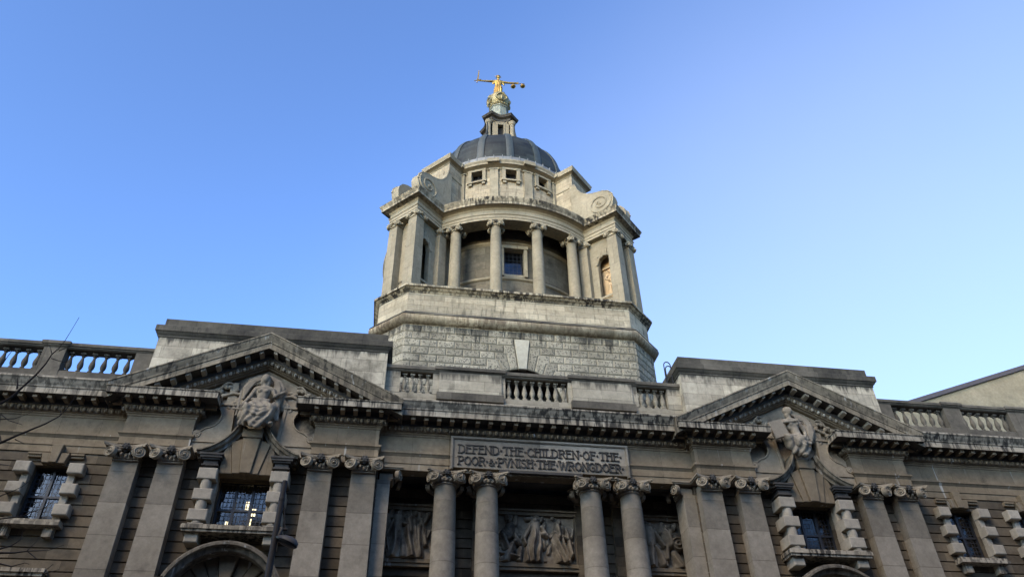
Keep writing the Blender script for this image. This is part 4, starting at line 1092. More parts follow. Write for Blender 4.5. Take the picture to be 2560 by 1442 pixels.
for p, q in ((o8[7], o8[0]), (o8[0], o8[1]), (o8[6], o8[7]), (o8[1], o8[2]), (o8[5], o8[6])):
    xf, w = face_xf(p, q); blk.xf = xf
    if p == o8[7]:
        hwid = [0, .42, 1.0, 1.5, 1.93, 2.3, 2.5]       # half width taken by the arch stones in each course
        def sk(r_, a, b_):
            if r_ < 1: return [(a, b_)]
            h = hwid[r_] if r_ <= 6 else 2.12; m_ = w/2; out = []
            if a < m_-h: out.append((a, min(b_, m_-h)))
            if b_ > m_+h: out.append((max(a, m_+h), b_))
            return out
        blocks(blk, w, 12, sk)
        m_ = w/2                                          # stepped voussoirs round the keystone
        VS = [[(.24, 23.64), (.65, 23.55), (.894, 24.638), (1.0, 24.638), (1.0, 25.11), (.41, 25.11)], [(.65, 23.55), (1.08, 23.36), (1.34, 24.164), (1.5, 24.164), (1.5, 24.638), (.894, 24.638)],
              [(1.08, 23.36), (1.5, 23.03), (1.755, 23.69), (1.93, 23.69), (1.93, 24.164), (1.34, 24.164)], [(1.5, 23.03), (1.85, 22.58), (2.08, 23.216), (2.3, 23.216), (2.3, 23.69), (1.755, 23.69)],
              [(1.85, 22.58), (2.05, 22.1), (2.5, 22.742), (2.5, 23.216), (2.08, 23.216)]]
        for sx in (-1, 1):
            for poly in VS:
                q_ = [(m_+sx*x, z) for x, z in poly]
                c_ = (sum(p[0] for p in q_)/len(q_), sum(p[1] for p in q_)/len(q_))
                q_ = [(x+(c_[0]-x)*.012, z+(c_[1]-z)*.012) for x, z in q_]
                blk.prism(q_ if sx > 0 else q_[::-1], -.03, .1, .055)
        blk.prism([(m_-.44, 25.53), (m_+.44, 25.53), (m_+.44, 25.58), (m_-.44, 25.58)], .01, .1)
    else: blocks(blk, w, 12)
blk.xf = None
blk.build('vermiculated_block', 'verm', core, smooth=False)
mb = MB(); yF = o8[7][1]
mb.prism([(-.215, 23.62), (.215, 23.62), (.42, 25.50), (-.42, 25.50)], yF-.10, yF+.1, .02); mb.build('keystone', 'tower_key', core)
mb = MB(); mb.box(-2.1, 2.1, yF+2.0, yF+2.1, 18, 23.6); mb.build('arch_opening', 'room', core)
# ledges
mb = MB(); mb.sweep(octa(0), [(-.1, 26.02), (.02, 26.02), (.02, 26.06), (.10, 26.08), (.24, 26.16), (.33, 26.28), (.36, 26.40), (.34, 26.50), (.30, 26.56)], True); mb.build('roll_moulding', 'roll', TW, 50)
mb = MB(); mb.sweep(octa(0), [(.30, 26.56), (.33, 26.57), (.33, 26.60), (.05, 26.92), (-.05, 26.95)], True); mb.build('weathered_ledge', 'tower_dark', TW)
mb = MB(); mb.sweep(octa(-.08), [(0, 26.9), (0, 28.34)], True); mb.build('band_wall', 'tower', TW, uvs=(.3, .26))
mb = MB(); mb.sweep(octa(-.08), [(0, 28.30), (.05, 28.34), (.05, 28.40), (.14, 28.44), (.22, 28.52), (.24, 28.55), (.33, 28.57), (.33, 28.70), (.29, 28.74), (-1.5, 28.78), (-3.5, 28.78)], True); mb.build('platform_cornice', 'tower_cor', TW)
# inner drum with windows
mb = MB(); n = 96; 
def ring_wall(mb, r_, z0, z1, gaps, n=144):
    """cylinder wall made of columns of quads, leaving window gaps (angle centre, half angle, z0, z1)"""
    for i in range(n):
        a0, a1 = 2*math.pi*i/n, 2*math.pi*(i+1)/n; am = (a0+a1)/2
        spans = [(z0, z1)]
        for (g, h, ga, gb) in gaps:
            d = (am-g+math.pi) % (2*math.pi)-math.pi
            if abs(d) < h: spans = [(z0, ga), (gb, z1)]
        for za, zb in spans:
            mb.add([(r_*math.sin(a0), YT-r_*math.cos(a0), za), (r_*math.sin(a1), YT-r_*math.cos(a1), za), (r_*math.sin(a1), YT-r_*math.cos(a1), zb), (r_*math.sin(a0), YT-r_*math.cos(a0), zb)], [(0, 1, 2, 3)])
hw_ = math.pi/144*5+.001
ring_wall(mb, 6.0, 28.7, 36.4, [(q*math.pi/2, hw_, 31.80, 33.95) for q in range(4)])
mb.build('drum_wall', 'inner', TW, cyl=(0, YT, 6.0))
mb = MB()
for z, pr in ((31.42, [(0, 0), (.10, .03), (.14, .08), (.14, .16), (0, .2)]), (34.3, [(0, 0), (.05, .04), (.12, .10), (.12, .2), (0, .24)])):
    mb.lathe([(6.0+a, z+b) for a, b in pr], 96, (0, YT), cap=False)
mb.build('drum_string_course', 'tower_trim', TW, 40)
for q in range(4):
    wd = bpy.data.objects.new('window', None); COL.objects.link(wd); wd.parent = TW; wd.location = (0, YT, 0); wd.rotation_euler = (0, 0, q*math.pi/2)
    g = MB(); g.add([(-.66, -5.72, 31.8), (.66, -5.72, 31.8), (.66, -5.72, 33.95), (-.66, -5.72, 33.95)], [(0, 1, 2, 3)]); g.build('pane', 'glass_tower', wd)
    f = MB(); f.box(-.86, -.64, -6.14, -5.7, 31.68, 33.93); f.box(.64, .86, -6.14, -5.7, 31.68, 33.93); f.box(-.92, .92, -6.18, -5.7, 33.93, 34.18); f.box(-.64, .64, -6.10, -5.7, 31.62, 31.82)
    f.build('frame', 'tower_trim', wd)
# colonnade
tcol = [(.385, 28.78), (.40, 28.84), (.37, 28.9)]+[(.372*(1-.14*(i/10)**1.9), 28.95+(34.44-28.95)*i/10) for i in range(11)]
mb = MB(); mb.lathe(tcol, 28); t0 = mb.build('column', 'tower_plain', TW, cyl=(0, 0, .37), uvs=(1, .3))
tc = capital('capital', .66, t0, ['tower_trim', 'tower_dark'], nv=16); tc.location = (0, 0, 34.42)
ft = True
for q in range(4):
    for a in (-30.3, -10.2, 10.2, 30.3):
        t = R(a)+q*math.pi/2; loc = (7.38*math.sin(t), YT-7.38*math.cos(t), 0)
        if ft: t0.location = loc; t0.rotation_euler = (0, 0, t); ft = False
        else: dup(t0, TW, loc, t)
ENT = [(-.9, 34.84), (0, 34.84), (0, 35.02), (.03, 35.03), (.03, 35.22), (.09, 35.27), (.09, 35.31), (.01, 35.33), (0, 35.36), (0, 35.66), (.05, 35.70), (.09, 35.78), (.13, 35.80), (.40, 35.86), (.40, 35.84), (.43, 35.84), (.43, 36.02), (.46, 36.06), (.53, 36.24), (.55, 36.28), (.55, 36.38), (-.6, 36.50), (-2.4, 36.52)]
def paint_ent(mb, lo=35.83):
    for i, f in enumerate(mb.f):
        zz = sum(mb.v[j].z for j in f)/len(f); mb.m[i] = 1 if zz > lo else 0
mb = MB(); N_ = 160; ringp = [(7.82*math.sin(2*math.pi*i/N_), YT-7.82*math.cos(2*math.pi*i/N_)) for i in range(N_)]
mb.sweep(ringp, ENT, True); paint_ent(mb); mb.build('ring_entablature', ['tower_trim', 'tower_cor'], TW, 28, cyl=(0, YT, 7.82))
def diag(s, t, q):
    """point at distance s along the q-th diagonal and t to its side, as plan coordinates"""
    a = R(45)+q*math.pi/2; d = Vector((math.sin(a), -math.cos(a))); n = Vector((math.cos(a), math.sin(a)))
    p = d*s+n*t; return (p.x, YT+p.y)
def arch_panel(mb, u0, u1, z0, z1, a, b, oz, sp, th, n=10):
    """wall panel in local (u, z) with a round-headed opening a..b from oz to springing sp; th is its thickness along local y"""
    mb.box(u0, a, 0, th, z0, z1); mb.box(b, u1, 0, th, z0, z1)
    if oz > z0: mb.box(a, b, 0, th, z0, oz)
    r_ = (b-a)/2; c_ = (a+b)/2
    for i in range(n):
        t0_, t1_ = math.pi*i/n, math.pi*(i+1)/n
        p = [(c_-r_*math.cos(t0_), sp+r_*math.sin(t0_)), (c_-r_*math.cos(t1_), sp+r_*math.sin(t1_)), (c_-r_*math.cos(t1_), z1), (c_-r_*math.cos(t0_), z1)]
        mb.prism(p, 0, th)
for q in range(4):
    a = R(45)+q*math.pi/2
    pr = bpy.data.objects.new('corner_pier', None); COL.objects.link(pr); pr.parent = TW; pr.location = (0, YT, 0); pr.rotation_euler = (0, 0, a)
    # local frame: outward is -y, sideways x
    mb = MB(); HW = 1.16; SO = 10.06; Z0, Z1 = 28.76, 34.84
    for sx in (-1, 1):
        xf = Matrix.Translation((sx*(HW-.36), 0, 0)) @ Matrix.Rotation(math.pi/2 if sx > 0 else -math.pi/2, 4, 'Z')
        mb.xf = xf
        if sx > 0: arch_panel(mb, -(SO-.2), -6.2, Z0, Z1, -9.36, -8.36, 30.2, 32.95, .30)
        else: arch_panel(mb, 6.2, SO-.2, Z0, Z1, 8.36, 9.36, 30.2, 32.95, .30)
    mb.xf = None
    mb.box(-HW+.42, HW-.42, -SO+.56, -SO+.86, Z0, Z1)
    mb.build('pier_wall', 'tower_plain', pr, uvs=(0, .5))
    mb = MB(); mb.box(-.08, .08, -9.5, -8.2, 29.0, 34.2); mb.box(-.2, .2, -9.5, -8.2, 32.86, 32.96); mb.box(-.85, .85, -9.5, -8.2, 30.0, 30.19); mb.build('niche_back', 'niche' if q == 0 else 'inner', pr)  # only the right pier's niche carries the painted glow
    for sx in (-1, 1):
        mb = MB()
        # sill, keystone and hood of the arch on each flank
        x = sx*(HW-.36)
        mb.box(*sorted((x-sx*.05, x+sx*.10)), -9.48, -8.24, 30.06, 30.2)
        for k, (dy, zt2, w_) in enumerate(((0, 34.05, .09), (-.16, 33.92, .06), (.16, 33.92, .06), (-.3, 33.75, .05), (.3, 33.75, .05))):
            mb.box(*sorted((x-sx*.05, x+sx*.07)), -8.86+dy-w_, -8.86+dy+w_, 33.42-abs(dy)*.4, zt2)
        mb.box(*sorted((x-sx*.05, x+sx*.09)), -9.50, -9.36, 32.8, 32.96); mb.box(*sorted((x-sx*.05, x+sx*.09)), -8.36, -8.2, 32.8, 32.96)
        mb.box(*sorted((x-sx*.05, x+sx*.03)), -9.45, -8.27, 33.48, 33.56); mb.box(*sorted((x-sx*.05, x+sx*.03)), -9.5, -9.37, 30.1, 33.5); mb.box(*sorted((x-sx*.05, x+sx*.03)), -8.35, -8.22, 30.1, 33.5)
        mb.build('arch_trim', 'tower_trim', pr)
    ps = []
    for sx in (-1, 1):
        for sy, wd_ in ((-SO+.37, .74), (-7.55, .66)):
            mb = MB(); n = 6; vs = []; fs = []
            for i in range(n+1):
                t = i/n; z = 28.78+(34.44-28.78)*t; h = wd_/2*(1-.09*t**1.8)
                vs += [(-h, -h, z), (h, -h, z), (h, h, z), (-h, h, z)]
            for i in range(n):
                for k in range(4): fs.append((i*4+k, i*4+(k+1) % 4, i*4+4+(k+1) % 4, i*4+4+k))
            mb.add(vs, fs); mb.box(-wd_/2-.03, wd_/2+.03, -wd_/2-.03, wd_/2+.03, 28.77, 28.95)
            pl = mb.build('pilaster', 'tower_plain', pr, uvs=(0, .2)); kc_ = wd_/.62; pl.location = (sx*(HW-wd_/2+.02), sy, 0)
            ck = MB(); 
            ck.box(-.33, .33, -.33, .33, 34.44, 34.50); ck.box(-.30, .30, -.30, .30, 34.50, 34.72); ck.box(-.38, .38, -.38, .38, 34.74, 34.84)
            for k4 in range(4):
                ck.xf = Matrix.Rotation(k4*math.pi/2, 4, 'Z')
                for s2 in (-1, 1): volute(ck, (s2*.30, -.34, 34.60), .15, .07, (s2*.4, -1, 0), -s2, 16, 8)
                ck.ell((0, -.36, 34.76), .085, 8, 6); ck.ell((-.13, -.33, 34.66), .06, 6, 5); ck.ell((.13, -.33, 34.66), .06, 6, 5)
            ck.xf = None; c_ = ck.build('capital', 'tower_trim', pl, 50); c_.scale = (kc_, kc_, 1)
    mb = MB(); path = [(-HW, -6.4), (-HW, -SO), (HW, -SO), (HW, -6.4)]
    # travel so that the outside is on the right: from the left flank round the front
    mb.sweep(path, [(o, z+.004) for o, z in ENT if o > -.5][:-1]+[(-1.1, 36.52)]); paint_ent(mb); mb.box(-HW-.02, HW+.02, -SO-.02, -6.4, 36.40, 36.515); mb.box(-HW+.01, HW-.01, -SO+.01, -6.3, 34.85, 34.95)
    mb.build('pier_entablature', ['tower_trim', 'tower_cor'], pr)
    # twin scroll buttresses
    prof = [(7.0, 36.5), (9.86, 36.5), (9.98, 36.7), (10.12, 37.1), (10.2, 37.55), (10.12, 37.98), (9.86, 38.36), (9.45, 38.60), (9.0, 38.72), (8.6, 38.84), (8.2, 39.05), (7.85, 39.38), (7.55, 39.85), (7.36, 40.5), (7.0, 40.55)]
    for sx in (-1, 1):
        mb = MB(); mb.xf = Matrix.Translation((sx*.86, 0, 0))
        mb.prism_x([(-s_, z) for s_, z in prof], -.30, .30)
        # raised lip along the top and the spiral on the outer flank
        lip = [(-s_, z+.03) for s_, z in prof[4:]]
        mb.tube([(sx*.26, y, z) for y, z in lip], .06, 6)
        sp = []
        for i in range(46):
            t = i/45; a_ = R(60)+t*R(640); r_ = .92*(1-.80*t)
            sp.append((sx*.31, -(9.18+1.0*r_*math.sin(a_)), 37.62+.98*r_*math.cos(a_)))
        mb.tube(sp, .065, 6); mb.ell((sx*.31, -9.18, 37.62), (.07, .13, .13), 8, 6)
        mb.xf = None; mb.build('scroll_buttress', 'tower_trim', pr, 45)
    # attic pier behind the scrolls, with a round-headed opening outwards
    AH, AS = .98, 7.12
    mb = MB(); mb.box(-AH, -.45, -AS, -5.2, 36.5, 41.85); mb.box(.45, AH, -AS, -5.2, 36.5, 41.85)
    mb.xf = Matrix.Translation((0, -AS, 0)); arch_panel(mb, -.46, .46, 36.5, 41.85, -.34, .34, 38.6, 40.35, .5); mb.xf = None
    mb.build('attic_pier', 'tower', pr)
    mb = MB(); mb.sweep([(-AH, -5.2), (-AH, -AS), (AH, -AS), (AH, -5.2)], [(0, 40.55), (.06, 40.6), (.06, 40.72), (.02, 40.76)])
    ATT = [(0, 41.72), (.05, 41.76), (.05, 41.82), (.28, 41.95), (.30, 41.95), (.30, 42.10), (.36, 42.24), (.36, 42.32), (-.4, 42.44), (-.9, 42.46)]
    mb.sweep([(-AH, -5.0), (-AH, -AS), (AH, -AS), (AH, -5.0)], [(o, z+.004) for o, z in ATT]); mb.box(-AH, AH, -AS, -5.0, 42.2, 42.43)
    mb.build('attic_cornice', 'tower_trim', pr)
# attic drum with square windows
NA = 15; gaps = []
mb = MB(); n = 180; gh = R(4.4)
wins = [R(-24)*0+R(24*k) for k in range(NA)]
ring_wall(mb, 5.70, 36.4, 42.0, [(w_, R(4.45), 40.72, 41.72-.02) for w_ in wins], 180)
mb.build('attic_wall', 'tower', TW, cyl=(0, YT, 5.7), uvs=(.2, .1))
mb = MB(); ar = [(5.70*math.sin(2*math.pi*i/150), YT-5.70*math.cos(2*math.pi*i/150)) for i in range(150)]
mb.sweep(ar, [(o*1.35, z) for o, z in ATT], True); mb.build('attic_ring_cornice', 'tower_trim', TW, 28)
mb = MB(); mb.sweep(ar, [(0, 36.5), (.12, 36.5), (.12, 36.9), (0, 37.0)], True)
for k in range(NA):
    a = R(24*k+12); mb.xf = Matrix.Translation((0, YT, 0)) @ Matrix.Rotation(a, 4, 'Z')
    mb.box(-.30, .30, -5.86, -5.5, 37.0, 41.72); mb.box(-.36, .36, -5.90, -5.5, 41.60, 41.74)
    mb.box(-.42, .42, -6.32, -5.7, 41.98, 42.30)
mb.xf = None; mb.build('attic_pilaster', 'tower_trim', TW, 30)
aw = None
for k in range(NA):
    if aw is None:
        aw = bpy.data.objects.new('attic_window', None); COL.objects.link(aw); aw.parent = TW; aw.location = (0, YT, 0)
        f = MB(); f.box(-.64, -.40, -5.84, -5.35, 40.60, 41.72); f.box(.40, .64, -5.84, -5.35, 40.60, 41.72); f.box(-.66, .66, -5.86, -5.35, 41.62, 41.80); f.box(-.70, .70, -5.90, -5.35, 40.50, 40.64)
        for s2 in (-1, 1): f.box(*sorted((s2*.36, s2*.60)), -5.84, -5.5, 40.30, 40.50)
        f.build('frame', 'tower_trim', aw)
        g = MB(); g.add([(-.42, -5.40, 40.6), (.42, -5.40, 40.6), (.42, -5.40, 41.7), (-.42, -5.40, 41.7)], [(0, 1, 2, 3)]); g.build('pane', 'glass_tower', aw)
    else: copy_tree(aw, TW, (0, YT, 0)).rotation_euler = (0, 0, R(24*k))
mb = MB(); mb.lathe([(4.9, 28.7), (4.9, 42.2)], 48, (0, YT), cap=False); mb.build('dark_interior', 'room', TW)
# lead parapet and dome
mb = MB(); mb.lathe([(6.0, 42.36), (5.92, 42.42), (5.88, 42.95), (5.82, 43.02), (5.40, 43.10), (5.2, 43.12)], 120, (0, YT), cap=False)
for k in range(60):
    a = R(6*k); mb.xf = Matrix.Translation((0, YT, 0)) @ Matrix.Rotation(a, 4, 'Z'); mb.box(-.02, .02, -5.95, -5.8, 42.42, 43.03)
mb.xf = None; mb.build('lead_parapet', 'lead', TW, 30)
def dome_r(t): return 5.52*math.cos(t)**(2/2.2), 43.1+6.0*math.sin(t)**(2/2.2)
dp = [dome_r(R(88)*(i/36)) for i in range(37)]
mb = MB(); mb.lathe(dp, 96, (0, YT), cap=False); dm = mb.build('dome', 'dome', TW, 60, cyl=(0, YT, 4.2))
for k in range(16):
    a = R(22.5*k); vs = []; fs = []; mb = MB(); mb.xf = Matrix.Translation((0, YT, 0)) @ Matrix.Rotation(a, 4, 'Z')
    for i, (r_, z) in enumerate(dp[:34]):
        w_ = .24*(r_/5.3)**.5+.02; h_ = .10
        vs += [(-w_, -r_+.05, z-.02), (-w_, -r_-h_*.6, z+.03), (-w_*.5, -r_-h_, z+.06), (w_*.5, -r_-h_, z+.06), (w_, -r_-h_*.6, z+.03), (w_, -r_+.05, z-.02)]
    for i in range(33):
        for j in range(5): fs.append((i*6+j, (i+1)*6+j, (i+1)*6+j+1, i*6+j+1))
    fs.append(tuple(range(6))); mb.add(vs, fs); mb.xf = None; mb.build('rib', 'copper', dm, 40)
# lantern
LN = bpy.data.objects.new('lantern', None); COL.objects.link(LN); LN.parent = TW; LN.location = (0, YT, 0)
mb = MB(); mb.lathe([(1.75, 48.5), (1.7, 49.3), (1.5, 49.35), (1.5, 49.6)], 32)
for q in range(4):
    mb.xf = Matrix.Rotation(q*math.pi/2, 4, 'Z')
    mb.box(-.98, -.24, -.98, -.70, 49.4, 52.8); mb.box(.24, .98, -.98, -.70, 49.4, 52.8); mb.box(-.24, .24, -.98, -.70, 52.45, 52.8)
    for s2 in (-1, 1): mb.box(*sorted((s2*.24, s2*.40)), -1.02, -.9, 49.4, 52.5)
mb.xf = None
mb.build('lantern_wall', 'tower_plain', LN)
mb = MB(); mb.box(-.6, .6, -.6, .6, 49.4, 52.8); mb.build('lantern_interior', 'room', LN)
for q in range(4):
    mb = MB(); mb.xf = Matrix.Rotation(q*math.pi/2, 4, 'Z')
    mb.lathe([(.26, 49.3), (.24, 49.6)]+[(.225-.03*t/8, 49.7+(52.35-49.7)*t/8) for t in range(9)]+[(.25, 52.4), (.25, 52.48), (.30, 52.6), (.30, 52.72)], 20, (.98, -1.02)); mb.build('lantern_column', 'tower_plain', LN)
def lantern_path(o):
    pts = []
    for q in range(4):
        a = q*math.pi/2; rot = Matrix.Rotation(a, 2)
        loc = [(-.72-.0, -1.30), ]
        seg = [(-1.24, -.78), (-.78, -1.24)]
        arc = [(-.78+1.56*t/8, -1.24+.28*math.sin(math.pi*t/8)) for t in range(1, 8)]
        for p in seg+arc: v = rot @ Vector(p); pts.append((v.x, v.y))
    return pts
lp = lantern_path(0)
mb = MB(); mb.sweep(lp, [(-.5, 52.7), (-.06, 52.7), (-.06, 53.0), (-.02, 53.02), (.0, 53.1), (-.02, 53.12)], True); mb.build('lantern_frieze', 'tower_trim', LN)
mb = MB(); mb.sweep(lp, [(-.05, 53.1), (.12, 53.16), (.22, 53.20), (.22, 53.30), (.28, 53.38), (.28, 53.44), (-.5, 53.62), (-.9, 53.65)], True); mb.build('lantern_cornice', 'dark', LN)
mb = MB(); mb.prism_h(lp, 52.8, 53.2); mb.build('lantern_soffit', 'dark', LN)
# flying scroll behind the left column
for q in range(4):
    mb = MB(); mb.xf = Matrix.Rotation(R(45)+q*math.pi/2, 4, 'Z')
    pts = [(0, -1.55-.75*(1-t/10)**2.2, 49.0+3.4*t/10) for t in range(11)]; mb.tube(pts, [.14-.006*t for t in range(11)], 8); mb.build('lantern_scroll', 'dome', LN)
mb = MB(); mb.lathe([(1.05, 53.5), (1.0, 53.9), (.84, 54.1), (.78, 54.4), (.78, 55.30), (.86, 55.36), (.86, 55.46), (.80, 55.52)], 8); mb.build('lantern_pedestal', 'verdigris', LN)
mb = MB(); mb.lathe([(.80, 55.50), (.86, 55.56), (.84, 55.64), (.74, 55.72)]+[(.97*math.sin(R(a)), 56.58-.97*math.cos(R(a))) for a in range(48, 180, 6)]+[(0.0, 57.55)], 40)
for i in range(24):
    a = 2*math.pi*i/24; mb.ell((.80*math.sin(a), -.80*math.cos(a), 55.74), (.10, .10, .08), 6, 5)
for q in range(4):
    mb.xf = Matrix.Rotation(R(8)+q*math.pi/2, 4, 'Z')
    for s2 in (-1, 1):
        pts = []
        for i in range(16):
            t = i/15; lat = R(-34+66*t); lon = s2*R(10+26*math.sin(t*5.2)*(.6+.4*t)); pts.append((1.0*math.cos(lat)*math.sin(lon), -1.0*math.cos(lat)*math.cos(lon), 56.58+1.0*math.sin(lat)))
        mb.tube(pts, [.10-.03*abs(2*i/15-1) for i in range(16)], 7)
    mb.ell((0, -.98, 56.2), (.12, .10, .3), 8, 6)
mb.xf = None
mb.build('globe', 'gold_dull', LN, 50)

#==================================================================== JUSTICE
JS = thing('gilded_statue', 'gilded female statue on the golden globe, arms outstretched with a raised sword and scales', 'statue', (0, YT, 57.5))
pr = [('e', (-.03, -.05, 2.74), (.15, .17, .20)), ('e', (-.03, .02, 2.80), (.18, .18, .17)), ('e', (-.03, -.21, 2.72), (.03, .05, .06)), ('e', (-.03, -.17, 2.60), (.07, .06, .05)), ('t', [(-.03, -.02, 2.58), (-.03, 0, 2.38)], [.085, .11]),
      ('t', [(-.38, 0, 2.14), (-.03, 0, 2.22), (.34, 0, 2.16)], [.13, .17, .13]), ('e', (-.03, -.02, 1.90), (.33, .23, .34)), ('e', (-.16, -.19, 1.96), (.12, .10, .12)), ('e', (.10, -.19, 1.96), (.12, .10, .12)),
      ('t', [(-.03, 0, 1.75), (-.04, 0, 1.45), (-.04, 0, 1.15)], [.28, .26, .33]),
      ('t', [(-.04, 0, 1.1), (-.06, 0, .6), (-.06, .0, .06)], [.35, .38, .42]),
      ('t', [(.06, -.12, 1.05), (.08, -.26, .55), (.06, -.2, .1)], [.26, .2, .17]),
      ('t', [(-.40, 0, 2.12), (-.95, -.02, 2.02), (-1.86, -.05, 1.90)], [.125, .10, .065]), ('t', [(.36, 0, 2.14), (.95, -.02, 2.12), (1.70, -.05, 2.22)], [.125, .10, .065]),
      ('t', [(-.40, .02, 2.08), (-.52, .04, 1.80)], [.12, .05]), ('t', [(.38, .02, 2.08), (.50, .04, 1.78)], [.12, .05]),
      ('e', (.10, -.36, .05), (.09, .17, .06)), ('e', (-.12, -.34, .05), (.09, .15, .06))]
def gown(co):
    m = np.clip((2.1-co[:, 2])/.4, 0, 1)*(np.abs(co[:, 0]) < .6); th = np.arctan2(co[:, 0]+.04, -co[:, 1])
    return m*.035*np.sin(th*13+2.2*np.sin(2*co[:, 2]))
sculpt('body', pr, 'gold', JS, .04, 2, gown)
mb = MB()
for i in range(9):
    a = R(-100+25*i); mb.tube([(-.03+.19*math.sin(a), .0, 2.84+.17*math.cos(a)), (-.03+.33*math.sin(a), .0, 2.84+.31*math.cos(a))], [.022, .004], 5)
mb.tube([(-.03+.20*math.cos(R(20*i)), .2*math.sin(R(20*i))*.95, 2.86) for i in range(19)], .025, 6); mb.build('crown', 'gold', JS)
mb = MB(); mb.prism([(-1.985, 1.98), (-1.845, 1.98), (-1.775, 3.34), (-1.815, 3.46), (-1.86, 3.34)], -.09, -.03); mb.tube([(-2.22, -.06, 1.78), (-1.6, -.06, 2.12)], .04, 7); mb.tube([(-1.92, -.06, 2.0), (-1.97, -.06, 1.66)], .035, 7); mb.ell((-1.98, -.06, 1.62), .06)
mb.build('sword', 'gold', JS)
sca = MB(); sca.tube([(1.06, -.1, 1.86), (1.72, -.1, 2.02), (2.38, -.1, 2.18)], [.025, .04, .025], 7); sca.tube([(1.72, -.1, 2.26), (1.72, -.1, 2.0)], .025, 6)
so_ = sca.build('scales_beam', 'gold', JS)
for px_, pz in ((1.32, 1.50), (2.20, 1.72)):
    mb = MB(); mb.lathe([(.02, pz-.06), (.15, pz-.04), (.23, pz+.03), (.24, pz+.05), (.20, pz+.02), (.1, pz-.02), (.0, pz-.03)], 20, (px_, -.1), cap=False)
    for i in range(3):
        a = 2*math.pi*i/3+.4; top = (px_, -.1, 1.86+(px_-1.06)*.242); mb.tube([(px_+.23*math.sin(a), -.1-.23*math.cos(a), pz+.05), top], .01, 5)
    mb.build('scale_pan', 'gold', so_)
hb = MB()
for p, d in (((-1.92, -.06, 1.92), (-.4, -.2, .7)), ((1.73, -.06, 2.24), (.6, -.3, -.5))):
    p = Vector(p); d = Vector(d).normalized(); s_ = d.cross(Vector((0, -1, 0))).normalized(); hb.ell(p, (.07, .06, .075), 8, 6)
    for i in range(4):
        q_ = p+s_*(.035*(i-1.5)); l = (.12, .14, .135, .11)[i]; hb.tube([q_, q_+d*l*.5+Vector((0, -.06, 0)), q_+d*l*.5+Vector((0, -.02, -.05))], [.022, .02, .015], 6)
    hb.tube([p-s_*.06, p-s_*.10+d*.05, p-s_*.07+d*.10], [.024, .02, .016], 6)
hb.build('hand', 'gold', JS)

#==================================================================== FIGURE IN THE RIGHT-HAND ARCH OF THE TOWER
fx, fy = diag(9.05, -.62, 0)
NS = thing('niche_statue', 'small statue, warm glow painted into its stone, standing inside the round-headed opening of the right corner pier', 'statue', (fx, fy, 30.2))
pr = [('e', (0, 0, 1.92), (.13, .14, .17)), ('e', (0, .03, 1.97), (.15, .15, .14)), ('t', [(0, 0, 1.78), (0, 0, 1.64)], [.07, .08]), ('t', [(-.24, 0, 1.52), (0, 0, 1.58), (.24, 0, 1.52)], [.09, .12, .09]), ('e', (0, 0, 1.32), (.22, .16, .28)),
      ('t', [(0, 0, 1.1), (.02, 0, .6), (.04, 0, .05)], [.19, .22, .20]), ('t', [(-.26, 0, 1.52), (-.38, -.1, 1.2), (-.2, -.24, 1.05)], [.08, .07, .05]), ('t', [(.26, 0, 1.52), (.40, -.05, 1.75), (.36, -.1, 2.15)], [.08, .065, .05]), ('t', [(-.1, -.1, .7), (-.12, -.14, .05)], [.14, .12])]
sculpt('body', pr, 'niche', NS, .03, 2, lambda co: np.clip((1.2-co[:, 2])/.3, 0, 1)*.02*np.sin(co[:, 0]*40+3*co[:, 2]))

#==================================================================== STREET LAMP
LP = thing('street_lamp', 'black street lamp post with a grey hooded lamp head hung on a short side bracket', 'street lamp', (-8.67, -13.0, 0))
mb = MB(); mb.lathe([(.17, 0), (.17, 1.0), (.125, 1.1), (.105, 3.0), (.09, 5.0), (.074, 7.0), (.062, 9.10), (.056, 9.17), (.0, 9.18)], 16); mb.build('post', 'iron', LP)
mb = MB(); mb.tube([(.04, 0, 8.74), (.17, 0, 8.10)], .012, 6); mb.tube([(.17, 0, 8.12), (.21, 0, 8.02)], .022, 6)
mb.tube([(0, 0, 8.04), (.24, 0, 8.04)], .032, 8); mb.tube([(0, 0, 8.72), (.05, 0, 8.74)], .06, 8); mb.lathe([(.062, 8.66), (.07, 8.68), (.07, 8.76), (.062, 8.78)], 12); mb.build('bracket', 'iron', LP)
mb = MB(); rot = Matrix.Translation((.13, 0, 8.08)) @ Matrix.Rotation(R(24), 4, 'Y'); mb.xf = rot
mb.tube([(0, 0, 0), (.02, 0, -.22)], [.04, .045], 10)
vs = []; fs = []; nn_ = 16
prof = [(.02, .03), (.10, .07), (.22, .135), (.36, .16), (.48, .145), (.55, .09), (.57, .02)]
for j, (x, h) in enumerate(prof):
    for i in range(nn_+1):
        a = math.pi*i/nn_; vs.append((x-.06, -h*math.cos(a)*1.05, -.24+h*math.sin(a)*.95-.0))
for j in range(len(prof)-1):
    for i in range(nn_): fs.append((j*(nn_+1)+i, j*(nn_+1)+i+1, (j+1)*(nn_+1)+i+1, (j+1)*(nn_+1)+i))
mb.add(vs, fs)
hd = mb.build('lamp_head', 'lampshell', LP, 50)
mb = MB(); mb.xf = rot; mb.ell((.24, 0, -.245), (.28, .15, .075), 16, 8); mb.build('lens', 'lampglass', hd)

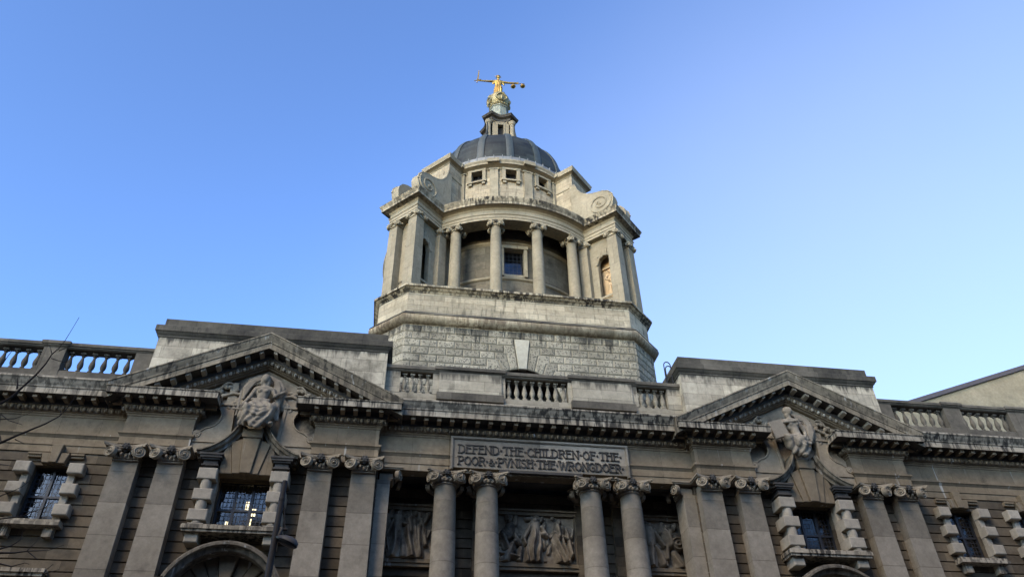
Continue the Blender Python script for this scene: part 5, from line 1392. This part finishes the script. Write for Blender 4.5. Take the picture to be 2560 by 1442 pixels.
#==================================================================== BARE TREE (left)
TR = thing('bare_tree', 'leafless dark tree whose thin twigs reach in from the left edge', 'tree', (-14.6, -20, 0))
rnd = random.Random(3)
mb = MB(); mb.tube([(0, 0, 0), (.05, .05, 1.5), (-.05, .1, 3.0), (.1, 0, 4.6), (.25, .05, 6.0), (.3, .1, 8.0), (.2, .2, 10.5), (.25, .2, 12.0)], [.26, .22, .19, .16, .12, .08, .04, .012], 10); mb.build('trunk', 'bark', TR)
BR = [[(-14.4, 5.2), (-13.2, 5.9), (-12.3, 6.45), (-11.56, 6.98), (-11.46, 7.1), (-11.37, 7.29), (-11.28, 7.46), (-11.21, 7.65), (-11.18, 7.8), (-11.12, 7.9), (-11.08, 8.05), (-11.05, 8.24), (-11.01, 8.47)],
 [(-11.18, 7.8), (-11.23, 7.89), (-11.27, 7.95)], [(-11.16, 7.73), (-10.99, 7.68), (-10.89, 7.69)], [(-11.1, 7.87), (-10.98, 7.96), (-10.88, 8.01)],
 [(-12.3, 6.45), (-11.9, 6.66), (-11.47, 6.74), (-11.31, 6.76), (-11.17, 6.84), (-11.07, 6.95)], [(-11.9, 6.66), (-11.5, 6.82), (-11.37, 6.74), (-11.18, 6.68)],
 [(-14.4, 4.6), (-13.2, 5.4), (-12.2, 6.05), (-11.34, 6.41), (-11.19, 6.51), (-11.05, 6.62), (-10.89, 6.72), (-10.76, 6.83), (-10.7, 6.95), (-10.65, 7.13), (-10.65, 7.29)], [(-10.74, 6.86), (-10.76, 6.92)],
 [(-11.19, 6.47), (-11.04, 6.4)], [(-11.44, 7.22), (-11.5, 7.4)], [(-11.28, 7.46), (-11.23, 7.43)], [(-12.2, 6.05), (-11.6, 5.75), (-11.07, 5.67), (-10.96, 5.74), (-10.87, 5.81), (-10.81, 5.89)],
 [(-14.4, 4.0), (-13, 4.7), (-11.8, 4.9), (-10.8, 4.96), (-10.65, 4.97), (-10.51, 4.99), (-10.26, 5.02), (-10.11, 5.08)], [(-10.51, 4.99), (-10.46, 5.09), (-10.42, 5.18)], [(-11.8, 4.9), (-10.82, 5.01), (-10.71, 5.06), (-10.63, 5.13), (-10.64, 5.23), (-10.63, 5.25)],
 [(-10.49, 4.99), (-10.35, 4.9)], [(-11.8, 4.86), (-10.75, 4.83), (-10.62, 4.81), (-10.48, 4.85), (-10.43, 4.84)], [(-11.6, 4.7), (-10.6, 4.6), (-10.24, 4.69), (-10.21, 4.78), (-10.16, 4.85)], [(-10.21, 4.74), (-10.06, 4.79)], [(-12.3, 6.9), (-11.78, 7.57), (-11.75, 7.76), (-11.72, 7.91)],
 [(-11.9, 6.0), (-11.22, 6.09), (-11.08, 6.08)], [(-11.8, 5.3), (-11.1, 5.35), (-10.73, 5.42), (-10.6, 5.5), (-10.49, 5.55), (-10.4, 5.68)], [(-11.34, 6.41), (-11.45, 6.6), (-11.5, 6.8)], [(-11.05, 4.97), (-10.9, 5.15), (-10.86, 5.3)], [(-10.95, 4.84), (-10.8, 4.72), (-10.7, 4.66)]]
for bi, b_ in enumerate(BR):
    mb = MB(); n = len(b_); long_ = b_[0][0] < -14
    pts = []; 
    for i, (x, z) in enumerate(b_):
        y = (0.0 if not long_ else .0)+.10*math.sin(x*1.3+z)*1.0*(x+10)
        pts.append((x+14.6+rnd.uniform(-.008, .008), y*.25, z+rnd.uniform(-.008, .008)))
    r0_ = .024 if long_ else (.014 if b_[0][0] < -11.4 else .008)
    mb.tube(pts, [max(.0035, r0_*(1-i/(n-1))**.9) for i in range(n)], 6); mb.build('branch', 'bark', TR)

#==================================================================== NEIGHBOURING BUILDING, LADDER, STREET
NB = thing('neighbouring_building', 'plain cream rendered gable with a dark coping behind the right end of the parapet', 'building', (0, 0, 0))
mb = MB(); x0, z0, sl = 26.0, 26.42, .357
mb.prism([(x0, 0), (46, 0), (46, z0+sl*20), (x0, z0)], 10, 26); mb.prism([(46, 0), (66, 0), (66, z0), (46, z0+sl*20)], 10, 26); mb.build('gable_wall', 'render', NB)
mb = MB(); mb.prism([(x0-.3, z0-.1), (46, z0+sl*20), (46, z0+sl*20+.32), (x0-.3, z0+.22)], 9.85, 26.1); mb.prism([(46, z0+sl*20), (66.3, z0-.1), (66.3, z0+.22), (46, z0+sl*20+.32)], 9.85, 26.1); mb.build('coping', 'slate', NB)
LD = thing('roof_ladder', 'pair of black hooped ladder handrails beside the right attic block', 'ladder', (6.70, .45, 20.9))
for dx, dy in ((-.06, 0), (.14, .35)):
    mb = MB(); pts = [(dx-.12, dy, 0), (dx-.12, dy, 1.3)]+[(dx+.05-.17*math.cos(R(a)), dy, 1.3+.22*math.sin(R(a))) for a in range(20, 181, 20)]+[(dx+.22, dy, .3)]
    mb.tube(pts, .028, 8); mb.build('handrail', 'iron', LD)
mb = MB()
for i in range(3): mb.tube([(-.2, 0, .25+i*.28), (.04, .5, .25+i*.28)], .016, 6)
mb.build('rung', 'iron', LD)
def structure(name, mb, mat):
    o = mb.build(name, mat); o['kind'] = 'structure'; return o
mb = MB(); mb.box(-900, 900, -900, 900, -1.0, -.12); structure('ground', mb, 'asphalt')
mb = MB(); mb.box(-200, 200, -26, -4.5, -.12, -.116+.012); structure('road', mb, 'asphalt')
mb = MB(); mb.box(-200, 200, -4.5, .4, -.12, 0); structure('pavement', mb, 'paving')
mb = MB(); mb.box(-200, 200, -36, -26, -.12, 0); structure('pavement', mb, 'paving')

OB = thing('opposite_building', 'unseen plain brick block across the street behind the viewer, added to shade the front', 'building')  # stands out of view, added to cut low sky light on the front
M['brick'] = plain('dark_brick', (.10, .065, .05), .9, 0, .3, 2)
mb = MB(); mb.box(-70, 70, -50, -36, 0, 27); mb.build('wall', 'brick', OB)
mb = MB(); mb.box(-70.3, 70.3, -50, -35.6, 27, 27.5); mb.build('cornice', 'brick', OB)
for r_ in range(5):
    for i in range(24):
        mb = MB(); mb.box(-67+i*5.7, -65+i*5.7, -36.02, -35.9, 3+r_*5, 6+r_*5); mb.build('window', 'frame', OB)
